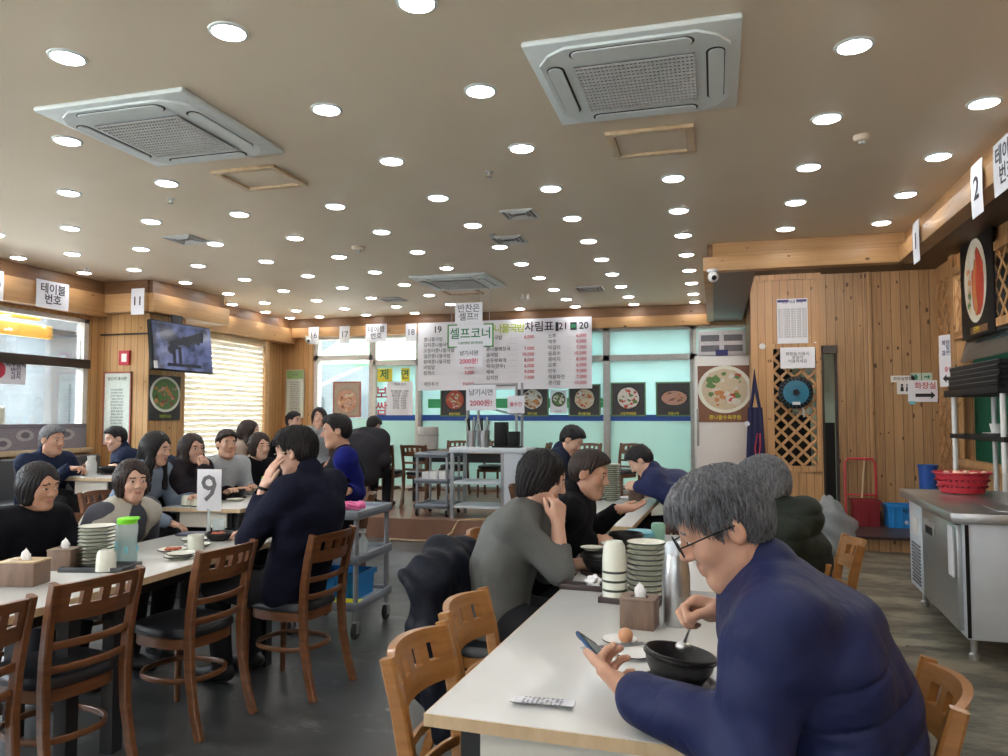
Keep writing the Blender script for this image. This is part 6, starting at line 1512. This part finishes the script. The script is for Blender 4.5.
    def hairpost(D, X, Y, Z):
        px, py, pz = X - hc[0], Y - hc[1], Z - hc[2]
        x = (px * Rt[0, 0] + py * Rt[1, 0] + pz * Rt[2, 0]) / hs; y = (px * Rt[0, 1] + py * Rt[1, 1] + pz * Rt[2, 1]) / hs; z = (px * Rt[0, 2] + py * Rt[1, 2] + pz * Rt[2, 2]) / hs
        th = np.arctan2(x, y + .02)
        D = D + hs * (.0028 if h < .008 else .0042) * np.sin(34 * th + 11 * z * 8 + 3 * np.sin(25 * z + 2 * th + seed)) + hs * .0016 * np.sin(61 * th + 7 * np.sin(40 * z))
        if hair in ('short', 'thick'):
            line = np.interp(y, [-.12, -.05, -.028, -.022, .012, .018, .045, .07, .10], [-.062, -.058, -.045, .008, .032, -.004, .048, .074, .087]) + .006 * np.sin(70 * x + 30 * y) * np.sin(45 * x + 1)
            D = np.maximum(D, (line - z) * hs * .6)
        else:
            face_cut = np.sqrt(((x - .010) / .060) ** 2 + ((y - .10) / .075) ** 2 + ((z + .028 - .35 * np.minimum(x, .02)) / .104) ** 2) - 1 + .05 * np.sin(90 * x + 40 * z)
            D = np.maximum(D, -face_cut * .05 * hs)
        return D
    P, Q = grow(hsx, h * .8, hairpost); hair_o = grid_mesh('hair', P, Q, hairm, root)
    info = dict(root=root, H=H, nb=nb, hc=hc, Rh=Rh, hs=hs, SJ=SJ, hp=hp, loc=loc, hairP=P, h=h)
    if extra and 'strands' in extra: strands(info, extra['strands'], hairm, hair)
    return info
def strands(I, n, m, style):
    """fine locks lying on the hair, combed down from the crown"""
    P = I['hairP']; hc, Rh, hs = I['hc'], I['Rh'], I['hs']; r = np.random.default_rng(5)
    q = (P - hc) @ Rh / hs; ok = np.argwhere(q[:, 2] > (-.03 if style in ('short', 'thick') else -.12)).ravel()
    pick = r.choice(ok, n); c = V3((0, -.018, .03)); mb_ = MB()
    for i in pick:
        p = q[i]; L = r.uniform(.02, .05); pts = []; crown = V3((.015, -.05, .14)); rad = np.linalg.norm(p - c)
        f = unit(p - crown + r.normal(0, .012, 3))
        for k in range(5):
            nrm = unit(p - c); g = unit(f - nrm * np.dot(f, nrm)); lift = 1.006 + .012 * (k / 4) * r.random()
            pts.append(hc + Rh @ ((c + nrm * rad * lift) * hs)); p = p + g * L / 4; p = c + unit(p - c) * rad
        mb_.tube(pts, [.0011, .0013, .0012, .0009, .0004], 3)
    mb_.build('hair_locks', m, I['root'], angle=180)
TROUSER = m_fabric('charcoal_trousers', (0.022, 0.023, 0.027)); SHOE = plain('dark_shoe', (.02, .02, .022), .45)
NAVY = m_fabric('navy_quilted_nylon', (0.017, 0.023, 0.078), .5, 140, .08, .05, .022); NAVY2 = m_fabric('navy_knit', (0.009, 0.010, 0.024), .9, 200, .15, .3, .02)
GREYK = m_fabric('grey_knit', (0.145, 0.15, 0.142), .95, 220, .12, .3, .02); BLACKC = m_fabric('black_cotton', (0.006, 0.006, 0.008), crease=.02); BLACK2 = m_fabric('black_knit', (0.008, 0.008, 0.011), .95, 200, crease=.02)
SLATE = m_fabric('slate_jersey', (0.085, 0.09, 0.11)); CREAM = m_fabric('cream_quilted_vest', (0.50, 0.48, 0.41), crease=.03); LGREY = m_fabric('pale_grey_sweat', (0.42, 0.44, 0.46), crease=.03); FUR = m_fabric('dark_fur', (0.022, 0.018, 0.022), .95, 60, .6, .8)
INDIGO = m_fabric('indigo_jacket', (0.014, 0.021, 0.048), crease=.03); GREENP = m_fabric('dark_green_puffer', (0.020, 0.026, 0.019), .6, 120, .1, .05, .02); COAT = m_fabric('charcoal_coat', (0.035, 0.033, 0.038)); BLUEV = m_fabric('royal_blue_sleeve', (0.010, 0.014, 0.15), crease=.02); BEIGE = m_fabric('beige_coat', (0.42, 0.33, 0.27)); DENIM = m_fabric('faded_denim', (0.20, 0.25, 0.32))
def quilt(D, X, Y, Z, H, nb):
    a = nb - H; a = a / np.linalg.norm(a); s = (X - H[0]) * a[0] + (Y - H[1]) * a[1] + (Z - H[2]) * a[2]
    s = s + .020 * np.sin(6 * X + 1) + .25 * np.abs(X) ; w = np.abs(((s / .082) % 1.0) - .5) * 2
    back = np.clip((.06 - Y) * 14, 0, 1) * np.clip((.46 - s) * 12, 0, 1)
    return D + (.0055 * np.exp(-((1 - w) / .13) ** 2) - .0035 * (1 - w)) * back
def puff(D, X, Y, Z, H, nb):
    w = np.abs(((Z / .085) % 1.0) - .5) * 2; return D - .011 * (np.sqrt(np.clip(1 - w ** 2, 0, 1)) - .3)
# the man in the navy jacket, nearest
P1 = person('grey haired man in a navy quilted jacket eating at the front table with a phone', (.22, 1.85, .53), (.015, 1.83, 1.165), 90, hyaw=10, hpitch=27, hroll=0,
    L=dict(w=(-.185, 1.755, .79), elbow=(.06, 1.60, .775), d=(-.62, .76, .10), n=(.62, .30, .72), curl=[.62, .66, .7, .74], thumb=.12, spread=0),
    R=dict(w=(.035, 2.05, .918), elbow=(.25, 2.13, .80), d=(-.93, -.12, .18), n=(-.25, -.55, -.7), curl=[.75, .85, .95, 1.0], thumb=.8),
    skin=SKIN, hair='thick', hairm=H_SALT, top=NAVY, topname='quilted_jacket', t=.034, collar='high', h=.0052, bulk=1.20, hs=1.04, hunch=.075, seed=4, fold=.011, extra=dict(post=quilt, strands=2600, collar=NAVY), shw=.19, sleeve=.91, hand=1.10)
def on_head(I, pts, r, name, m, closed=False):
    return MB().tube([I['hp'](*p) for p in pts], r, 8, closed=closed).build(name, m, I['root'])
for e in (-1, 1):
    on_head(P1, [(e * .032 + .024 * math.cos(a), .108, .006 + .019 * math.sin(a)) for a in [k * math.pi / 9 for k in range(18)]], .0018, 'glasses_rim', M['dark'], True)
    on_head(P1, [(e * .056, .106, .012), (e * .080, .04, .014), (e * .086, -.015, .012)], .0018, 'glasses_temple', M['dark'])
on_head(P1, [(-.009, .110, .012), (.009, .110, .012)], .0018, 'glasses_bridge', M['dark'])
# phone in his left hand, spoon in his right
ph = thing('phone', 'blue phone held by the man in the navy jacket', 'phone', (-.295, 1.935, .826))
Yp = Vector((-.08, .12, .035)).normalized(); Zp = Vector((.62, .10, .75)); Zp = (Zp - Yp * Zp.dot(Yp)).normalized(); Xp = Yp.cross(Zp)
ph.rotation_euler = Matrix((Xp, Yp, Zp)).transposed().to_euler()
bx(-.037, .037, -.074, .074, -.0045, .0045, bev=.004).build('casing', M['phone_blue'], ph); bx(-.034, .034, -.071, .071, .0045, .0051).build('screen', M['screen'], ph); bx(-.032, -.008, .045, .070, -.0066, -.0042, bev=.001).build('camera_bump', M['dark'], ph)
g = MB()
g.box(-.026, .026, -.03, .05, .0051, .0055)
g.build('screen_tiles', glow('dim_screen_tiles', (.08, .10, .10), .25), ph)
sp = thing('spoon', 'long steel spoon held over the tilted stone bowl', 'spoon')
MB().tube([(-.035, 2.015, .955), (-.055, 2.035, .92), (-.075, 2.06, .86), (-.085, 2.075, .83)], [.0035, .003, .003, .005], 8).build('handle', M['steel'], sp)
MB().ball((-.089, 2.08, .817), (.021, .024, .013), nu=18, nv=10).build('bowl', M['steel'], sp)
# guest in dark green
person('grey haired guest in a dark green padded coat facing away at the front table', (.25, 3.52, .53), (.20, 3.50, 1.11), 78, hyaw=-22, hpitch=22, skin=SKIN3, hair='thick', hairm=H_GREY, top=GREENP, topname='padded_coat', t=.034, collar='hood', h=.007, bulk=1.0, hs=1.06, hunch=.04, seed=8,
    extra=dict(post=puff, strands=1200))
# woman in grey, man in black
person('woman with a dark bob in a grey sweater resting her chin on her hand', (-.93, 3.28, .53), (-.735, 3.30, 1.145), -90, hyaw=14, hpitch=22, skin=SKIN2, hair='round', hairm=H_BLACK, top=GREYK, topname='grey_sweater', t=.020, collar='crew', h=.0065, bulk=1.02, hs=.96, hunch=.045, seed=12, sleeve=.42,
    R=dict(w=(-.655, 3.215, .965), elbow=(-.64, 3.19, .765), d=(-.02, .25, .9), n=(-.75, .65, .1), curl=.75, thumb=.5), L=dict(w=(-.55, 3.42, .765), d=(.6, .3, 0)), fold=.007, extra=dict(strands=900), shw=.165)
person('dark haired man in black holding out an open palm over the right table', (-.90, 3.84, .53), (-.605, 3.76, 1.135), -90, hyaw=-8, hpitch=14, skin=SKIN, hair='thick', hairm=H_BROWN, top=BLACKC, topname='black_pullover', t=.022, collar='high', h=.0065, bulk=1.0, hs=.93, hunch=.03, seed=13,
    R=dict(w=(-.60, 3.80, .80), elbow=(-.80, 3.62, .80), d=(.9, .35, .05), n=(-.2, .4, -.8), curl=.55), L=dict(w=(-.50, 4.06, .93), elbow=(-.66, 4.06, .80), d=(.95, .2, .12), n=(0, -.2, 1), curl=.18, thumb=.2, spread=.5), shw=.17)
# man in navy sweater with his hand on his cheek
P2 = person('man in a navy sweater leaning his cheek on his hand, seen from behind', (-2.19, 3.65, .52), (-2.145, 3.59, 1.235), 82, hyaw=12, hpitch=10, hroll=-6, skin=SKIN2, hair='thick', hairm=H_BLACK, top=NAVY2, topname='navy_sweater', t=.026, collar='high', h=.0065, bulk=1.05, hs=1.04, hunch=.05, seed=16,
    L=dict(w=(-2.228, 3.43, 1.06), elbow=(-2.30, 3.41, .80), d=(.28, .16, .95), n=(.62, .78, -.15), curl=.16, spread=.6, thumb=.15), R=dict(w=(-2.50, 3.78, .775), d=(-1, .1, 0)), extra=dict(strands=900), fold=.008, sleeve=.90)
S_, E_, W_2, d_, n_, _x = P2['SJ'][-1]; u_ = unit(W_2 - E_); Mx = Matrix.Translation(Vector(W_2 - u_ * .004)) @ Vector(u_).to_track_quat('Z', 'Y').to_matrix().to_4x4()
w_ = MB().lathe([(.034, -.008), (.036, 0), (.034, .008)], 22, X=Mx, cap=False).build('watch_strap', M['dark'], P2['root']); MB().lathe([(0, .0), (.017, 0), (.018, .008), (0, .009)], 20, X=Mx @ T(.033, -.010, 0) @ RY(math.pi / 2)).build('watch_face', M['dark'], w_)
for e in (-1, 1): on_head(P2, [(e * .066, .085, .012), (e * .080, .04, .014), (e * .087, -.015, .012)], .0017, 'glasses_temple', M['edge_wood'])
# left table women
person('woman with a black bob in a black top by the wooden tissue boxes', (-3.62, 3.16, .50), (-3.40, 3.18, 1.055), -90, hyaw=-4, hpitch=10, skin=SKIN3, hair='bob', hairm=H_BLACK, top=BLACK2, topname='black_top', t=.020, h=.007, bulk=1.05, hs=.97, hunch=.03, seed=20, L=dict(w=(-3.2, 3.35, .78)), R=dict(w=(-3.22, 3.02, .62)))
person('woman in a slate top and open cream vest at the left table', (-3.58, 3.74, .50), (-3.28, 3.70, 1.045), -90, hyaw=-28, hpitch=4, skin=SKIN2, hair='bob', hairm=H_BROWN, top=SLATE, topname='slate_top', t=.016, h=.007, bulk=1.04, hs=.96, hunch=.03, seed=21, sleeve=.6, R=dict(w=(-3.2, 3.55, .62)), L=dict(w=(-3.2, 3.9, .62)), extra=dict(vest=CREAM))
# second left table
person('woman with long black hair in a denim jacket at the second table', (-4.54, 5.02, .51), (-4.21, 5.0, 1.17), -88, hyaw=4, hpitch=12, skin=SKIN2, hair='long', hairm=H_BLACK, top=DENIM, topname='denim_jacket', t=.024, collar='high', h=.009, bulk=1.0, seed=22, L=dict(w=(-4.0, 5.15, .78)), R=dict(w=(-4.0, 4.9, .62)), hs=1.03)
person('woman with long black hair in a dark fur coat touching her mouth', (-4.56, 5.48, .51), (-4.21, 5.42, 1.15), -95, hyaw=-14, hpitch=2, skin=SKIN2, hair='long', hairm=H_BROWN, top=FUR, topname='fur_coat', t=.045, collar='high', h=.009, bulk=1.06, seed=23, fold=.014, R=dict(w=(-4.04, 5.36, .98), elbow=(-4.08, 5.28, .77), d=(-.1, .1, .9), n=(-.9, .1, 0), curl=.6), L=dict(w=(-4.0, 5.6, .78)))
person('short haired person in a pale grey sweatshirt facing the camera', (-4.58, 5.98, .51), (-4.24, 5.92, 1.175), -112, hyaw=-10, hpitch=0, skin=SKIN, hair='thick', hairm=H_BROWN, top=LGREY, topname='grey_sweatshirt', t=.024, h=.009, bulk=1.06, seed=24, L=dict(w=(-4.05, 6.02, .78)), R=dict(w=(-4.05, 5.75, .78)))
person('woman with tied dark hair in a black top beside the grey sweatshirt', (-4.58, 6.48, .51), (-4.2, 6.38, 1.14), -105, hyaw=-10, hpitch=4, skin=SKIN2, hair='bob', hairm=H_BROWN, top=BLACK2, topname='black_top', t=.02, h=.009, bulk=1.0, seed=25, L=dict(w=(-4.05, 6.5, .78)))
# window side
person('grey haired man in an indigo jacket eating by the large window', (-6.10, 5.72, .66), (-5.92, 5.66, 1.205), -100, hyaw=6, hpitch=6, skin=SKIN, hair='thick', hairm=H_GREY, top=INDIGO, topname='indigo_jacket', t=.03, collar='high', h=.009, bulk=1.08, hs=1.08, seed=26, z0=.15, L=dict(w=(-5.70, 5.86, .93), curl=.6), R=dict(w=(-5.66, 5.60, .95), d=(.9, .3, .1), curl=.6))
person('dark haired man in an indigo jacket seated beside the pier notice', (-5.98, 6.98, .66), (-6.10, 6.62, 1.19), 140, hyaw=10, hpitch=12, skin=SKIN2, hair='thick', hairm=H_BLACK, top=INDIGO, topname='indigo_jacket', t=.03, collar='high', h=.009, bulk=1.08, hs=1.0, seed=27, z0=.15, L=dict(w=(-5.62, 6.5, .92)), R=dict(w=(-5.9, 6.4, .92)))
person('dark haired guest bowing behind the man beside the pier notice', (-5.75, 7.42, .55), (-6.05, 7.12, 1.08), 120, hyaw=0, hpitch=30, skin=SKIN2, hair='thick', hairm=H_BLACK, top=INDIGO, topname='dark_jacket', t=.03, h=.011, seed=28)
person('long haired guest in a beige coat sitting before the blind', (-5.10, 7.25, .51), (-4.87, 7.2, 1.255), -80, hyaw=10, hpitch=6, skin=SKIN2, hair='long', hairm=H_BROWN, top=BEIGE, topname='beige_coat', t=.035, collar='hood', h=.011, seed=29, R=dict(w=(-4.75, 7.1, 1.0), d=(-.2, .1, .9), n=(-1, 0, 0)))
person('dark haired guest sitting below the corner notice, nearer the blind', (-5.72, 9.0, .72), (-5.45, 9.05, 1.36), -95, skin=SKIN2, hair='thick', hairm=H_BLACK, top=BLACK2, topname='dark_top', h=.012, seed=30, z0=.23)
person('woman with dark hair lifting a white cup below the corner notice', (-5.15, 9.25, .74), (-5.10, 9.1, 1.42), -150, hyaw=-5, skin=SKIN2, hair='bob', hairm=H_BLACK, top=LGREY, topname='pale_top', h=.011, seed=31, z0=.23, R=dict(w=(-5.0, 8.88, 1.27), d=(0, .2, .9), n=(-.5, .5, 0), curl=.5))
person('hunched guest in a hooded charcoal coat seen from behind on the platform', (-4.42, 9.02, .72), (-4.36, 9.22, 1.30), -12, hpitch=35, skin=SKIN2, hair='thick', hairm=H_BLACK, top=COAT, topname='hooded_coat', t=.06, collar='hood', h=.011, bulk=1.25, seed=32, z0=.23, hunch=.08)
person('dark haired guest in a dark vest with blue sleeves sitting behind the near cart', (-2.86, 5.38, .54), (-2.78, 5.22, 1.31), 118, hyaw=4, hpitch=6, skin=SKIN, hair='thick', hairm=H_BLACK, top=BLACKC, topname='vest_and_sleeves', t=.026, collar='crew', h=.009, bulk=1.04, hs=1.02, seed=33, extra=dict(sleeves=BLUEV), L=dict(w=(-2.60, 5.08, .88), elbow=(-2.64, 5.30, .85), d=(-.2, -.9, -.2), curl=.4), R=dict(w=(-3.0, 5.1, .70)))
# far right table
person('dark haired man with bowed head at the far right table', (-1.45, 6.58, .53), (-1.22, 6.6, 1.215), -90, hyaw=-10, hpitch=35, skin=SKIN2, hair='thick', hairm=H_BLACK, top=INDIGO, topname='navy_jacket', t=.03, collar='high', h=.010, seed=34, hunch=.05, L=dict(w=(-1.05, 6.75, .78)), R=dict(w=(-1.05, 6.45, .78)))
person('dark haired man in a navy jacket leaning far over the far right table', (-.14, 6.42, .53), (-.60, 6.38, 1.055), 92, hyaw=0, hpitch=42, skin=SKIN2, hair='thick', hairm=H_BLACK, top=NAVY, topname='navy_jacket', t=.035, collar='high', h=.009, bulk=1.1, seed=35, hunch=.14, L=dict(w=(-.60, 6.22, .86), elbow=(-.36, 6.14, .82), d=(-.9, .15, .1), n=(.2, .5, -.6), curl=.7), R=dict(w=(-.52, 6.6, .80)))
# navy coat hung over the chair of the woman in grey
co = thing('hung_coat', 'dark navy padded coat hanging over a chair behind the woman in grey', 'coat', (-1.20, 3.20, -.05), 88 * D2R + math.pi)
sh = [cone((-.20, .02, .80), (.20, .02, .80), .075, .075, .05), cone((-.17, .03, .80), (-.19, .06, .40), .10, .085, .06), cone((.17, .03, .80), (.19, .06, .36), .10, .09, .06), cone((0, .04, .78), (0, .07, .36), .12, .10, .08, sx=1.5),
      cone((.24, .02, .76), (.30, .10, .45), .065, .05, .03), cone((.30, .10, .45), (.29, .14, .22), .052, .045, .03), cone((-.24, .02, .76), (-.29, .08, .42), .065, .05, .03), cone((0, .0, .88), (0, .08, .83), .06, .055, .04, sx=1.7)]
P, Q = grow(sh, .008, folds(.030, 41, 1.1)); grid_mesh('coat', P, Q, m_fabric('navy_shell_coat', (0.011, 0.013, 0.021), .6, 120, .15, .1, .03), co)
g = MB(); g.tube([(.02, .155, .80), (-.005, .16, .765)], .005, 6); g.build('logo_tab', M['paper'], co)
bake_texts()
